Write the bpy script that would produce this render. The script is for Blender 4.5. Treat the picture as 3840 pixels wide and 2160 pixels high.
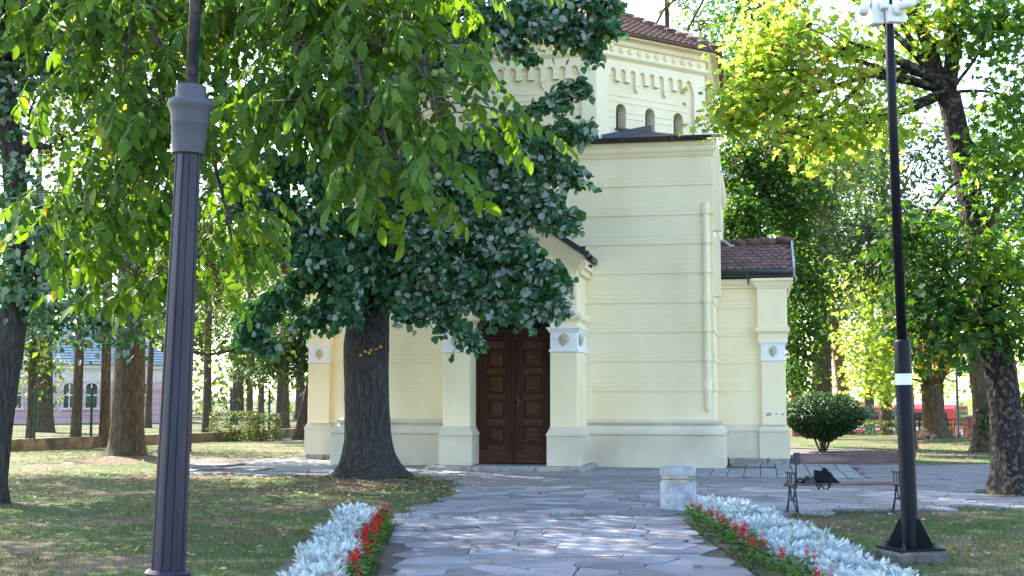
import bpy, math, random
import numpy as np
from mathutils import Vector, Matrix
rng = np.random.default_rng(7)
random.seed(7)
for o in list(bpy.data.objects): bpy.data.objects.remove(o)
scene = bpy.context.scene
COL = scene.collection

# ------------------------------------------------------------ camera
F = 4850.; CXP, CYP = 1920., 1080.; EYE = 1.65            # focal length in photo pixels, eye height
PITCH = math.atan((1490 - 1080) / F)
cp, sp = math.cos(PITCH), math.sin(PITCH)
cam = bpy.data.cameras.new('camera'); camo = bpy.data.objects.new('camera', cam); COL.objects.link(camo)
cam.sensor_width = 36.; cam.lens = 36. * F / 3840.; cam.clip_end = 3000.; cam.clip_start = .05
camo.location = (0, 0, EYE); camo.rotation_euler = (math.pi / 2 + PITCH, 0, 0)
scene.camera = camo
# ------------------------------------------------------------ sky, sun, exposure
SUN_AZ = 43.0      # degrees left of the view axis, behind the chapel
SUN_EL = 43.0
az, el = math.radians(SUN_AZ), math.radians(SUN_EL)
to_sun = Vector((-math.sin(az) * math.cos(el), math.cos(az) * math.cos(el), math.sin(el)))
w = bpy.data.worlds.new('World'); scene.world = w; w.use_nodes = True
nt = w.node_tree; nt.nodes.clear()
sky = nt.nodes.new('ShaderNodeTexSky'); sky.sky_type = 'NISHITA'; sky.sun_disc = False
sky.sun_elevation = el; sky.sun_rotation = -az; sky.air_density = 1.0; sky.dust_density = 1.2; sky.ozone_density = 1.0
bg = nt.nodes.new('ShaderNodeBackground'); bg.inputs[1].default_value = .15
ow = nt.nodes.new('ShaderNodeOutputWorld')
nt.links.new(sky.outputs[0], bg.inputs[0]); nt.links.new(bg.outputs[0], ow.inputs[0])
sl = bpy.data.lights.new('sun', 'SUN'); so = bpy.data.objects.new('sun', sl); COL.objects.link(so)
sl.energy = 5.0; sl.angle = math.radians(.53); sl.color = (1, .93, .82)
so.rotation_euler = to_sun.to_track_quat('Z', 'Y').to_euler(); so.location = (-20, 40, 30)
scene.render.engine = 'CYCLES'
scene.view_settings.view_transform = 'Standard'; scene.view_settings.look = 'None'
scene.view_settings.exposure = 2.5; scene.view_settings.gamma = 1
scene.cycles.max_bounces = 8; scene.cycles.diffuse_bounces = 5; scene.cycles.transmission_bounces = 6
scene.render.resolution_x = 1024; scene.render.resolution_y = 576

# ------------------------------------------------------------ pixel -> place helpers (photo is 3840 px; D px are 2576 px wide)
KD = 3840 / 2576.
CAM = np.array([0, 0, EYE])
def ray(x, y):
    a = (x - CXP) / F; b = -(y - CYP) / F
    return np.array([a, cp - b * sp, sp + b * cp])
def ground(x, y, z=0.):
    r = ray(x, y); return CAM + r * ((z - EYE) / r[2])
def G(x, y, z=0.): return ground(x * KD, y * KD, z)
def PX(x, y, d):
    r = ray(x * KD, y * KD); return CAM + r * (d / r[1])
R0 = ground(2718.3, 1762.1); L0 = ground(1236.3, 1746.6)
UU = R0 - L0; WID = float(np.linalg.norm(UU)); UU = UU / WID; VV = np.array([-UU[1], UU[0], 0.])
OO = (R0 + L0) / 2
THETA = math.atan2(UU[1], UU[0])
def plane(x, y, v):
    r = ray(x, y); t = ((OO + VV * v - CAM) @ VV) / (r @ VV); p = CAM + r * t
    return float((p - OO) @ UU), float(p[2])
def Bw(u, v, z=0.): return OO + UU * u + VV * v + np.array([0, 0, z])
def toB(p): d = np.asarray(p) - OO; return float(d @ UU), float(d @ VV)

# ------------------------------------------------------------ terrain
MOUNDS = []
def gz(x, y):
    x = np.asarray(x, float); y = np.asarray(y, float); z = np.zeros(np.broadcast(x, y).shape)
    for mx, my, h, s in MOUNDS: z = z + h * np.exp(-((x - mx) ** 2 + (y - my) ** 2) / (2 * s * s))
    k = np.clip((y - 57) / 10, 0, 1) * np.clip((x - 3) / 8, 0, 1)
    return z - 1.85 * k * k * (3 - 2 * k)
def g1(x, y): return float(gz(x, y))

# ------------------------------------------------------------ mesh helpers
def link_mesh(name, verts, faces, mat, parent=None, smooth=False, loc=None):
    me = bpy.data.meshes.new(name); me.from_pydata([tuple(map(float, v)) for v in verts], [], faces); me.validate(); me.update()
    if mat is not None: me.materials.append(mat)
    if smooth: me.polygons.foreach_set('use_smooth', [True] * len(me.polygons))
    o = bpy.data.objects.new(name, me); COL.objects.link(o)
    if parent is not None: o.parent = parent
    if loc is not None: o.location = loc
    return o
def fast_mesh(name, verts, loops, starts, mat, smooth=False):
    me = bpy.data.meshes.new(name)
    verts = np.ascontiguousarray(verts, np.float32); loops = np.ascontiguousarray(loops, np.int32); starts = np.ascontiguousarray(starts, np.int32)
    me.vertices.add(len(verts)); me.vertices.foreach_set('co', verts.ravel())
    me.loops.add(len(loops)); me.loops.foreach_set('vertex_index', loops)
    me.polygons.add(len(starts)); me.polygons.foreach_set('loop_start', starts)
    me.update(calc_edges=True)
    if smooth: me.polygons.foreach_set('use_smooth', np.ones(len(starts), bool))
    if mat is not None: me.materials.append(mat)
    return me
def obj_from(me, name, parent=None, loc=None):
    o = bpy.data.objects.new(name, me); COL.objects.link(o)
    if parent is not None: o.parent = parent
    if loc is not None: o.location = loc
    return o
def thing(name, label, cat, loc=(0, 0, 0), rz=0., group=None):
    o = bpy.data.objects.new(name, None); COL.objects.link(o); o.empty_display_size = .2
    o.location = loc; o.rotation_euler = (0, 0, rz); o['label'] = label; o['category'] = cat
    if group: o['group'] = group
    return o
def tag(o, label, cat, group=None):
    o['label'] = label; o['category'] = cat
    if group: o['group'] = group
    return o
class MB:
    def __init__(s): s.v = []; s.f = []
    def add(s, vs, fs):
        n = len(s.v); s.v += [tuple(v) for v in vs]; s.f += [tuple(i + n for i in f) for f in fs]; return s
    def box(s, x0, x1, y0, y1, z0, z1):
        return s.add([(x0, y0, z0), (x1, y0, z0), (x1, y1, z0), (x0, y1, z0), (x0, y0, z1), (x1, y0, z1), (x1, y1, z1), (x0, y1, z1)],
                     [(0, 3, 2, 1), (4, 5, 6, 7), (0, 1, 5, 4), (1, 2, 6, 5), (2, 3, 7, 6), (3, 0, 4, 7)])
    def bbox(s, x0, x1, y0, y1, z0, z1, b=.008):           # box with chamfered long edges (all edges of top face and verticals)
        P = []
        for z, k in ((z0, b), (z0 + b, 0), (z1 - b, 0), (z1, b)):
            P.append([(x0 + b + k, y0 + k, z), (x1 - b - k, y0 + k, z), (x1 - k, y0 + b + k, z), (x1 - k, y1 - b - k, z), (x1 - b - k, y1 - k, z), (x0 + b + k, y1 - k, z), (x0 + k, y1 - b - k, z), (x0 + k, y0 + b + k, z)])
        vs = sum(P, []); fs = [tuple(range(7, -1, -1)), tuple(range(24, 32))]
        for r in range(3):
            for i in range(8): j = (i + 1) % 8; fs.append((r * 8 + i, r * 8 + j, r * 8 + 8 + j, r * 8 + 8 + i))
        return s.add(vs, fs)
    def prism(s, poly, y0, y1, fn=None):                   # poly in (x,z), counter-clockwise seen from -y ; extruded y0 -> y1
        n = len(poly); fn = fn or (lambda a, d, z: (a, d, z))
        vs = [fn(a, y0, z) for a, z in poly] + [fn(a, y1, z) for a, z in poly]
        fs = [tuple(range(n)), tuple(range(2 * n - 1, n - 1, -1))]
        for i in range(n): j = (i + 1) % n; fs.append((i, i + n, j + n, j))
        return s.add(vs, fs)
    def lathe(s, prof, c=(0, 0, 0), n=16, a0=0., a1=2 * math.pi, cap=True):
        full = abs(a1 - a0 - 2 * math.pi) < 1e-6; m = n if full else n + 1
        vs = [(c[0] + r * math.cos(a0 + (a1 - a0) * i / n), c[1] + r * math.sin(a0 + (a1 - a0) * i / n), c[2] + z) for r, z in prof for i in range(m)]
        fs = []
        for k in range(len(prof) - 1):
            for i in range(n if full else n):
                j = (i + 1) % m if full else i + 1
                fs.append((k * m + i, k * m + j, k * m + m + j, k * m + m + i))
        if cap and full: fs += [tuple(range(m - 1, -1, -1)), tuple(range((len(prof) - 1) * m, len(prof) * m))]
        return s.add(vs, fs)
    def tube(s, pts, rad, n=8, wob=0., cap=True):
        pts = [Vector(p) for p in pts]; L = len(pts); vs = []; up = Vector((.13, .37, 1)).normalized()
        prev = None
        for i, p in enumerate(pts):
            t = (pts[min(i + 1, L - 1)] - pts[max(i - 1, 0)]).normalized()
            if prev is None:
                a = t.cross(Vector((1, 0, 0)) if abs(t.x) < .9 else Vector((0, 1, 0))).normalized()
            else: a = (prev - t * prev.dot(t)).normalized()
            prev = a; b = t.cross(a)
            r = rad[i] if hasattr(rad, '__len__') else rad
            for k in range(n):
                q = 2 * math.pi * k / n; rr = r * (1 + (random.uniform(-wob, wob) if wob else 0))
                vs.append(p + (a * math.cos(q) + b * math.sin(q)) * rr)
        fs = []
        for i in range(L - 1):
            for k in range(n): j = (k + 1) % n; fs.append((i * n + k, i * n + j, i * n + n + j, i * n + n + k))
        if cap: fs += [tuple(range(n - 1, -1, -1)), tuple(range((L - 1) * n, L * n))]
        return s.add(vs, fs)
    def sweep(s, path, prof, closed=True, ring=False, cap=False):  # path: ccw list of (x,y); prof: list of (out,z)
        n = len(path); P = [Vector(p) for p in path]; mit = []
        for i in range(n):
            d1 = (P[i] - P[i - 1]) if (closed or i > 0) else (P[1] - P[0]); d2 = (P[(i + 1) % n] - P[i]) if (closed or i < n - 1) else (P[-1] - P[-2])
            d1.normalize(); d2.normalize(); n1 = Vector((d1.y, -d1.x)); n2 = Vector((d2.y, -d2.x))
            mit.append((n1 + n2) / max(.2, 1 + n1.dot(n2)))
        m = len(prof)
        vs = [(P[i].x + mit[i].x * o, P[i].y + mit[i].y * o, z) for i in range(n) for o, z in prof]; fs = []
        for i in range(n if closed else n - 1):
            j = (i + 1) % n
            for k in range(m if ring else m - 1):
                l = (k + 1) % m; fs.append((i * m + k, j * m + k, j * m + l, i * m + l))
        if cap and not closed: fs += [tuple(range(m - 1, -1, -1)), tuple(range((n - 1) * m, n * m))]
        return s.add(vs, fs)
    def obj(s, name, mat, parent=None, smooth=False, loc=None): return link_mesh(name, s.v, s.f, mat, parent, smooth, loc)
def smooth_by_angle(o, deg=40):
    me = o.data; me.polygons.foreach_set('use_smooth', [True] * len(me.polygons))
    try: me.set_sharp_from_angle(angle=math.radians(deg))
    except Exception: pass
    return o
def copy_tree(o, parent=None):
    c = o.copy(); COL.objects.link(c)
    if parent is not None: c.parent = parent
    for ch in list(o.children): copy_tree(ch, c)
    return c

# ------------------------------------------------------------ materials
def mat(name, c1, c2=None, rough=.8, scale=3., detail=6., bump=0., bscale=30., metallic=0., spec=.35, stretch=(1, 1, 1), contrast=(.35, .65), objvar=0., c3=None, scale3=.6):
    m = bpy.data.materials.new(name); m.use_nodes = True; t = m.node_tree; n = t.nodes; b = n['Principled BSDF']
    b.inputs['Roughness'].default_value = rough; b.inputs['Metallic'].default_value = metallic; b.inputs['Specular IOR Level'].default_value = spec
    tc = n.new('ShaderNodeTexCoord'); mp = n.new('ShaderNodeMapping'); mp.inputs['Scale'].default_value = stretch
    t.links.new(tc.outputs['Object'], mp.inputs[0]); co = mp.outputs[0]
    if objvar:
        oi = n.new('ShaderNodeObjectInfo'); va = n.new('ShaderNodeVectorMath'); va.operation = 'ADD'
        ml = n.new('ShaderNodeMath'); ml.operation = 'MULTIPLY'; ml.inputs[1].default_value = 57.
        t.links.new(oi.outputs['Random'], ml.inputs[0]); t.links.new(co, va.inputs[0]); t.links.new(ml.outputs[0], va.inputs[1]); co = va.outputs[0]
    nz = n.new('ShaderNodeTexNoise'); nz.inputs['Scale'].default_value = scale; nz.inputs['Detail'].default_value = detail; t.links.new(co, nz.inputs[0])
    rp = n.new('ShaderNodeValToRGB'); rp.color_ramp.elements[0].position = contrast[0]; rp.color_ramp.elements[1].position = contrast[1]
    c2 = c2 or tuple(x * .85 for x in c1)
    rp.color_ramp.elements[0].color = (*c2, 1); rp.color_ramp.elements[1].color = (*c1, 1)
    t.links.new(nz.outputs[0], rp.inputs[0]); out = rp.outputs[0]
    if c3:
        n3 = n.new('ShaderNodeTexNoise'); n3.inputs['Scale'].default_value = scale3; n3.inputs['Detail'].default_value = 5; t.links.new(co, n3.inputs[0])
        r3 = n.new('ShaderNodeValToRGB'); r3.color_ramp.elements[0].position = .48; r3.color_ramp.elements[1].position = .68; t.links.new(n3.outputs[0], r3.inputs[0])
        mx = n.new('ShaderNodeMix'); mx.data_type = 'RGBA'; mx.inputs[7].default_value = (*c3, 1); t.links.new(r3.outputs[0], mx.inputs[0]); t.links.new(out, mx.inputs[6]); out = mx.outputs[2]
    if objvar:
        hs = n.new('ShaderNodeHueSaturation'); mr = n.new('ShaderNodeMapRange'); mr.inputs[3].default_value = 1 - objvar; mr.inputs[4].default_value = 1 + objvar
        t.links.new(oi.outputs['Random'], mr.inputs[0]); t.links.new(mr.outputs[0], hs.inputs['Value']); t.links.new(out, hs.inputs['Color']); out = hs.outputs[0]
    t.links.new(out, b.inputs['Base Color'])
    if bump:
        n2 = n.new('ShaderNodeTexNoise'); n2.inputs['Scale'].default_value = bscale; n2.inputs['Detail'].default_value = 6; t.links.new(co, n2.inputs[0])
        bp = n.new('ShaderNodeBump'); bp.inputs['Strength'].default_value = bump; bp.inputs['Distance'].default_value = .02
        t.links.new(n2.outputs[0], bp.inputs['Height']); t.links.new(bp.outputs[0], b.inputs['Normal'])
    return m
def leafmat(name, dark, light, under=None, trans=.45, tcol=None, rough=.5, odd=None, oddfrac=.05, spec=.22):
    """leaf: reflecting top (its own underside colour where given) + light coming through; each leaf its own tint"""
    m = bpy.data.materials.new(name); m.use_nodes = True; t = m.node_tree; n = t.nodes; b = n['Principled BSDF']
    b.inputs['Roughness'].default_value = rough; b.inputs['Specular IOR Level'].default_value = spec
    ge = n.new('ShaderNodeNewGeometry'); rp = n.new('ShaderNodeValToRGB'); e = rp.color_ramp.elements
    e[0].color = (*dark, 1); e[1].color = (*light, 1)
    if odd:
        e[1].position = 1 - oddfrac - .02; x = e.new(1 - oddfrac); x.color = (*odd, 1)
    t.links.new(ge.outputs['Random Per Island'], rp.inputs[0]); out = rp.outputs[0]; front = out
    if under:
        mx = n.new('ShaderNodeMix'); mx.data_type = 'RGBA'; mx.inputs[7].default_value = (*under, 1)
        t.links.new(ge.outputs['Backfacing'], mx.inputs[0]); t.links.new(out, mx.inputs[6]); out = mx.outputs[2]
    t.links.new(out, b.inputs['Base Color'])
    tr = n.new('ShaderNodeBsdfTranslucent'); ml = n.new('ShaderNodeMix'); ml.data_type = 'RGBA'; ml.blend_type = 'MULTIPLY'; ml.inputs[0].default_value = 1
    t.links.new(front, ml.inputs[6]); ml.inputs[7].default_value = (*(tcol or (2.6, 2.4, .9)), 1)
    t.links.new(ml.outputs[2], tr.inputs[0])
    ms = n.new('ShaderNodeMixShader'); ms.inputs[0].default_value = trans
    t.links.new(b.outputs[0], ms.inputs[1]); t.links.new(tr.outputs[0], ms.inputs[2]); t.links.new(ms.outputs[0], n['Material Output'].inputs[0])
    return m
def barkmat(name, c1, c2, sc=9., st=.12, strength=.9, dist=.04, c3=None):
    m = bpy.data.materials.new(name); m.use_nodes = True; t = m.node_tree; n = t.nodes; b = n['Principled BSDF']
    b.inputs['Roughness'].default_value = .9; b.inputs['Specular IOR Level'].default_value = .2
    tc = n.new('ShaderNodeTexCoord'); mp = n.new('ShaderNodeMapping'); mp.inputs['Scale'].default_value = (1, 1, st); t.links.new(tc.outputs['Object'], mp.inputs[0])
    nz = n.new('ShaderNodeTexNoise'); nz.inputs['Scale'].default_value = sc; nz.inputs['Detail'].default_value = 8; nz.inputs['Roughness'].default_value = .65; nz.inputs['Distortion'].default_value = .6; t.links.new(mp.outputs[0], nz.inputs[0])
    vo = n.new('ShaderNodeTexVoronoi'); vo.feature = 'DISTANCE_TO_EDGE'; vo.inputs['Scale'].default_value = sc * 1.3; t.links.new(mp.outputs[0], vo.inputs[0])
    ad = n.new('ShaderNodeMath'); ad.operation = 'ADD'; t.links.new(nz.outputs[0], ad.inputs[0]); t.links.new(vo.outputs[0], ad.inputs[1])
    rp = n.new('ShaderNodeValToRGB'); rp.color_ramp.elements[0].position = .4; rp.color_ramp.elements[1].position = .95; rp.color_ramp.elements[0].color = (*c2, 1); rp.color_ramp.elements[1].color = (*c1, 1)
    t.links.new(ad.outputs[0], rp.inputs[0]); out = rp.outputs[0]
    if c3:
        n3 = n.new('ShaderNodeTexNoise'); n3.inputs['Scale'].default_value = 11.; n3.inputs['Detail'].default_value = 4; t.links.new(tc.outputs['Object'], n3.inputs[0])
        r3 = n.new('ShaderNodeValToRGB'); r3.color_ramp.elements[0].position = .52; r3.color_ramp.elements[1].position = .6; t.links.new(n3.outputs[0], r3.inputs[0])
        mx = n.new('ShaderNodeMix'); mx.data_type = 'RGBA'; mx.inputs[7].default_value = (*c3, 1); t.links.new(r3.outputs[0], mx.inputs[0]); t.links.new(out, mx.inputs[6]); out = mx.outputs[2]
    t.links.new(out, b.inputs['Base Color'])
    bp = n.new('ShaderNodeBump'); bp.inputs['Strength'].default_value = strength; bp.inputs['Distance'].default_value = dist
    t.links.new(ad.outputs[0], bp.inputs['Height']); t.links.new(bp.outputs[0], b.inputs['Normal'])
    return m
M = {}
M['stucco'] = mat('cream_stucco', (.86, .755, .535), (.835, .725, .505), rough=.9, scale=1.2, bump=.12, bscale=60, spec=.2, stretch=(1, 1, .45), c3=(.79, .675, .455), scale3=.9)
M['stucco_low'] = mat('beige_plinth_paint', (.67, .605, .485), (.62, .555, .44), rough=.9, scale=1.5, bump=.15, bscale=45, spec=.2, c3=(.53, .465, .37), scale3=.8)
M['white'] = mat('white_paint', (.82, .82, .82), (.78, .78, .79), rough=.7)
M['bone'] = mat('bone_plaster', (.58, .50, .36), (.40, .34, .24), rough=.8, scale=20)
M['wood'] = mat('dark_door_wood', (.050, .020, .012), (.026, .010, .0065), rough=.5, scale=6, stretch=(6, 6, .5), bump=.15, bscale=25, spec=.16)
M['wood2'] = mat('door_panel_wood', (.098, .040, .022), (.052, .019, .012), rough=.5, scale=5, stretch=(.6, 6, 6), bump=.15, bscale=25, spec=.16)
M['brass'] = mat('old_brass', (.25, .16, .06), rough=.4, metallic=.9)
M['iron'] = mat('grey_cast_iron', (.045, .05, .06), (.03, .033, .04), rough=.5, scale=15, bump=.1, spec=.25)
M['glass'] = mat('dark_window_glass', (.012, .014, .016), rough=.06, spec=.9)
M['zinc'] = mat('grey_zinc', (.045, .05, .06), (.028, .032, .04), rough=.42, metallic=.1, scale=5, spec=.25)
M['zinc_l'] = mat('pale_zinc', (.30, .36, .40), (.22, .27, .31), rough=.45, metallic=.3, scale=5)
M['tile'] = mat('old_clay_tile', (.19, .088, .066), (.085, .048, .042), rough=.85, scale=7, bump=.4, bscale=50, objvar=.3, c3=(.075, .06, .058), scale3=2.5)
M['tile_b'] = mat('clay_tile_bulk', (.21, .10, .075), (.10, .06, .052), rough=.8, scale=5, bump=.3, bscale=40, c3=(.10, .085, .08), scale3=1.6)
M['stone'] = mat('rough_limestone', (.33, .32, .31), (.20, .19, .185), rough=.9, scale=9, bump=.8, bscale=18, c3=(.38, .33, .26), scale3=3)
M['slab'] = mat('concrete_slab', (.24, .25, .255), (.17, .18, .185), rough=.9, scale=5, bump=.3, bscale=40, objvar=.12)
M['flag'] = mat('grey_flagstone', (.205, .208, .228), (.150, .150, .167), rough=.8, scale=3, bump=.5, bscale=22, objvar=.38, c3=(.19, .165, .16), scale3=1.1)
M['flag_b'] = mat('grey_flagstone_bulk', (.165, .165, .178), (.115, .113, .124), rough=.85, scale=1.6, bump=.5, bscale=22, c3=(.18, .155, .148), scale3=.5)
M['footing'] = mat('stained_footing', (.20, .185, .17), (.085, .078, .07), rough=.95, scale=7, bump=.6, bscale=25, c3=(.06, .055, .05), scale3=3)
M['joint'] = mat('joint_sand', (.10, .088, .075), (.055, .048, .042), rough=.95, scale=14, bump=.6)
M['concrete'] = mat('bin_concrete', (.40, .41, .43), (.28, .29, .305), rough=.8, scale=7, bump=.3, bscale=30, c3=(.22, .225, .235), scale3=5)
M['steel'] = mat('shiny_steel', (.55, .53, .48), rough=.22, metallic=1.)
M['wall_old'] = mat('weathered_low_wall', (.26, .19, .115), (.12, .085, .055), rough=.95, scale=2.5, bump=.6, bscale=20, c3=(.08, .065, .05), scale3=1.5)
M['lamp'] = mat('grey_violet_lamp_paint', (.030, .025, .042), (.015, .015, .029), rough=.42, scale=4, stretch=(3, 3, .5), spec=.25, c3=(.05, .038, .05), scale3=3)
M['lamp_top'] = mat('grey_collar_paint', (.066, .069, .09), (.052, .055, .072), rough=.55, scale=5)
M['lamp_tube'] = mat('worn_black_tube', (.02, .024, .042), (.012, .015, .026), rough=.25, scale=10, c3=(.07, .075, .09), scale3=12, spec=.6)
M['black'] = mat('black_pole_paint', (.008, .009, .015), (.005, .006, .010), rough=.5, scale=8, spec=.15)
M['bag'] = mat('black_bag_cloth', (.010, .010, .012), (.006, .006, .007), rough=.6, scale=12, bump=.2, spec=.1)
M['bagl'] = mat('black_leather', (.022, .024, .03), (.012, .013, .016), rough=.35, scale=10, bump=.2, spec=.3)
M['cctv'] = mat('white_plastic', (.72, .74, .76), rough=.5)
M['bench'] = mat('old_red_brown_plank', (.15, .082, .078), (.085, .048, .048), rough=.7, scale=5, stretch=(.6, 6, 6), bump=.4, bscale=20, c3=(.22, .17, .175), scale3=1.2)
M['green'] = mat('fence_green', (.008, .05, .032), rough=.45)
M['green2'] = mat('teal_fence', (.06, .19, .16), rough=.5)
M['pink'] = mat('pink_render', (.68, .42, .47), (.60, .36, .41), rough=.9, scale=.8)
M['pinkw'] = mat('pale_trim', (.68, .62, .62), rough=.9)
M['redbus'] = mat('red_bus_paint', (.55, .03, .05), rough=.3, spec=.6)
M['buswhite'] = mat('white_vinyl', (.8, .8, .8), rough=.5)
M['rubber'] = mat('black_rubber', (.015, .015, .016), rough=.8)
M['brick'] = mat('red_brick', (.30, .11, .07), (.20, .07, .05), rough=.9, objvar=.2)
M['bark'] = barkmat('linden_bark', (.088, .078, .075), (.018, .016, .015), sc=20, st=.11, strength=1., dist=.05)
M['bark_b'] = barkmat('brown_bark', (.135, .098, .062), (.04, .028, .02), sc=12, st=.16)
M['bark_m'] = barkmat('maple_bark', (.042, .036, .034), (.012, .010, .010), sc=10, st=.35, c3=(.10, .078, .06))
M['bark_p'] = barkmat('pine_bark', (.24, .12, .075), (.10, .055, .04), sc=10, st=.3)
M['twig'] = mat('grey_twig', (.12, .10, .095), (.05, .042, .04), rough=.9, scale=20)
M['walnut'] = leafmat('walnut_leaf', (.030, .078, .009), (.074, .150, .016), trans=.40, tcol=(2.8, 2.4, .6), rough=.5, odd=(.25, .20, .02), oddfrac=.008, spec=.22)
M['linden'] = leafmat('silver_linden_leaf', (0.0168, 0.0692, 0.0294), (0.0336, 0.1050, 0.0377), under=(.235, .285, .25), trans=.28, tcol=(3.2, 3.2, 1.0), rough=.45, odd=(0.0840, 0.1092, 0.0252), oddfrac=.04)
M['linden_b'] = leafmat('back_linden_leaf', (0.0210, 0.0462, 0.0151), (0.0462, 0.0840, 0.0235), under=(0.1092, 0.1344, 0.0840), trans=.42, tcol=(3.6, 3.2, .8), rough=.5, odd=(0.1344, 0.1260, 0.0336), oddfrac=.03)
M['maple'] = leafmat('maple_leaf', (.058, .115, .026), (.150, .200, .050), trans=.70, tcol=(4.6, 4.0, 1.9), rough=.5, odd=(.27, .18, .05), oddfrac=.025)
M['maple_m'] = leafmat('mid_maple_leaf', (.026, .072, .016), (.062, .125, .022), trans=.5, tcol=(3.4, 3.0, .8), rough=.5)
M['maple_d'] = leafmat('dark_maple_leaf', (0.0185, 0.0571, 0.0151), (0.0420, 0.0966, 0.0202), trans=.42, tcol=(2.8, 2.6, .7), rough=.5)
M['yellow'] = leafmat('golden_leaf', (.45, .26, .02), (.60, .36, .03), trans=.4, tcol=(1.4, 1.2, .6))
M['seed'] = leafmat('russet_seed', (.30, .14, .07), (.40, .22, .12), trans=.4, tcol=(1.6, 1.3, 1))
M['conifer'] = leafmat('conifer_spray', (0.0168, 0.0420, 0.0218), (0.0420, 0.0798, 0.0336), trans=.3, tcol=(2.4, 2.4, .8), rough=.55)
M['pale'] = leafmat('pale_green_leaf', (0.0504, 0.0924, 0.0420), (0.1260, 0.1680, 0.0714), trans=.45, tcol=(2.4, 2.3, .9), rough=.45)
M['hedge'] = leafmat('hedge_leaf', (0.0252, 0.0588, 0.0151), (0.0756, 0.1176, 0.0294), trans=.35, rough=.5, odd=(0.1848, 0.1176, 0.0672), oddfrac=.12)
M['bush'] = leafmat('dark_bush_leaf', (.010, .036, .012), (.024, .064, .018), trans=.22, rough=.5)
M['silver'] = leafmat('dusty_miller_leaf', (.34, .40, .415), (.55, .61, .63), trans=.15, tcol=(.9, 1, .9), rough=.8, spec=.1)
M['salvia'] = leafmat('salvia_leaf', (0.0294, 0.0798, 0.0185), (0.0630, 0.1302, 0.0294), trans=.35, rough=.45, odd=(0.2100, 0.1680, 0.0252), oddfrac=.02)
M['red'] = leafmat('salvia_flower', (.42, .006, .012), (.60, .014, .022), trans=.3, tcol=(1.3, 1, 1), rough=.5)
M['blade'] = leafmat('grass_blade', (0.0353, 0.0756, 0.0218), (0.0798, 0.1302, 0.0403), trans=.4, tcol=(1.8, 1.7, .8), rough=.55, odd=(0.2016, 0.1764, 0.0924), oddfrac=.13)
M['litter'] = leafmat('fallen_leaf', (.18, .12, .06), (.42, .33, .20), trans=.25, tcol=(1.3, 1.1, .8), rough=.7)
M['nut'] = mat('green_husk', (.20, .27, .07), (.15, .21, .05), rough=.5, scale=12)
# lawn: grass, worn earth and dry patches
def lawn_mat():
    m = bpy.data.materials.new('lawn'); m.use_nodes = True; t = m.node_tree; n = t.nodes; b = n['Principled BSDF']; b.inputs['Roughness'].default_value = .95; b.inputs['Specular IOR Level'].default_value = .1
    tc = n.new('ShaderNodeTexCoord')
    def noise(s, d, p0, p1):
        a = n.new('ShaderNodeTexNoise'); a.inputs['Scale'].default_value = s; a.inputs['Detail'].default_value = d; t.links.new(tc.outputs['Object'], a.inputs[0])
        r = n.new('ShaderNodeValToRGB'); r.color_ramp.elements[0].position = p0; r.color_ramp.elements[1].position = p1; t.links.new(a.outputs[0], r.inputs[0]); return r
    def mix(f, a, c):
        x = n.new('ShaderNodeMix'); x.data_type = 'RGBA'; t.links.new(f.outputs[0], x.inputs[0])
        if isinstance(a, tuple): x.inputs[6].default_value = (*a, 1)
        else: t.links.new(a.outputs[2], x.inputs[6])
        if isinstance(c, tuple): x.inputs[7].default_value = (*c, 1)
        else: t.links.new(c.outputs[2], x.inputs[7])
        return x
    grass = mix(noise(9, 8, .35, .65), (.038, .064, .022), (.076, .104, .040))
    earth = mix(noise(14, 8, .3, .7), (.07, .050, .036), (.155, .118, .08))
    dry = mix(noise(30, 6, .4, .6), (.13, .12, .06), (.22, .19, .11))
    a = mix(noise(.5, 7, .47, .57), grass, earth); c = mix(noise(1.7, 6, .56, .7), a, dry)
    t.links.new(c.outputs[2], b.inputs['Base Color'])
    bp = n.new('ShaderNodeBump'); bp.inputs['Strength'].default_value = .8; bp.inputs['Distance'].default_value = .03
    z = n.new('ShaderNodeTexNoise'); z.inputs['Scale'].default_value = 25; z.inputs['Detail'].default_value = 8; t.links.new(tc.outputs['Object'], z.inputs[0]); t.links.new(z.outputs[0], bp.inputs['Height']); t.links.new(bp.outputs[0], b.inputs['Normal'])
    return m
M['lawn'] = lawn_mat()
# ============================================================ GROUND
def zAt(y_px, P, x_px=None):
    """height of a photo row on the vertical through world point P"""
    d = P[1]; x = CXP + F * P[0] / d if x_px is None else x_px
    r = ray(x, y_px); return EYE + r[2] / r[1] * d
LIN = ground(1390, 1783, .10); LIN = np.array([LIN[0], 25.6, 0]); LIN[0] = (1392 - CXP) / F * 25.7
TRB = G(322, 1146, .2)
MAP = G(2552, 1244)
MOUNDS += [(LIN[0], LIN[1], .13, .9), (TRB[0], TRB[1], .22, 1.6), (18.5, 47, .3, 2.2)]
xs = np.concatenate([[-900, -400, -200, -120, -80, -55], np.arange(-40, 40.1, .5), [55, 80, 120, 200, 400, 900]])
ys = np.concatenate([[-300, -100, -40, -15], np.arange(-6, 80.1, .5), [95, 120, 160, 240, 400, 700, 1200]])
XX, YY = np.meshgrid(xs, ys); ZZ = gz(XX, YY)
nx, ny = len(xs), len(ys)
idx = np.arange(nx * ny).reshape(ny, nx)
q = np.stack([idx[:-1, :-1], idx[:-1, 1:], idx[1:, 1:], idx[1:, :-1]], -1).reshape(-1, 4)
me = fast_mesh('ground', np.stack([XX.ravel(), YY.ravel(), ZZ.ravel()], 1), q.ravel(), np.arange(len(q)) * 4, M['lawn'], True)
gr = obj_from(me, 'ground'); gr['kind'] = 'structure'

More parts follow.
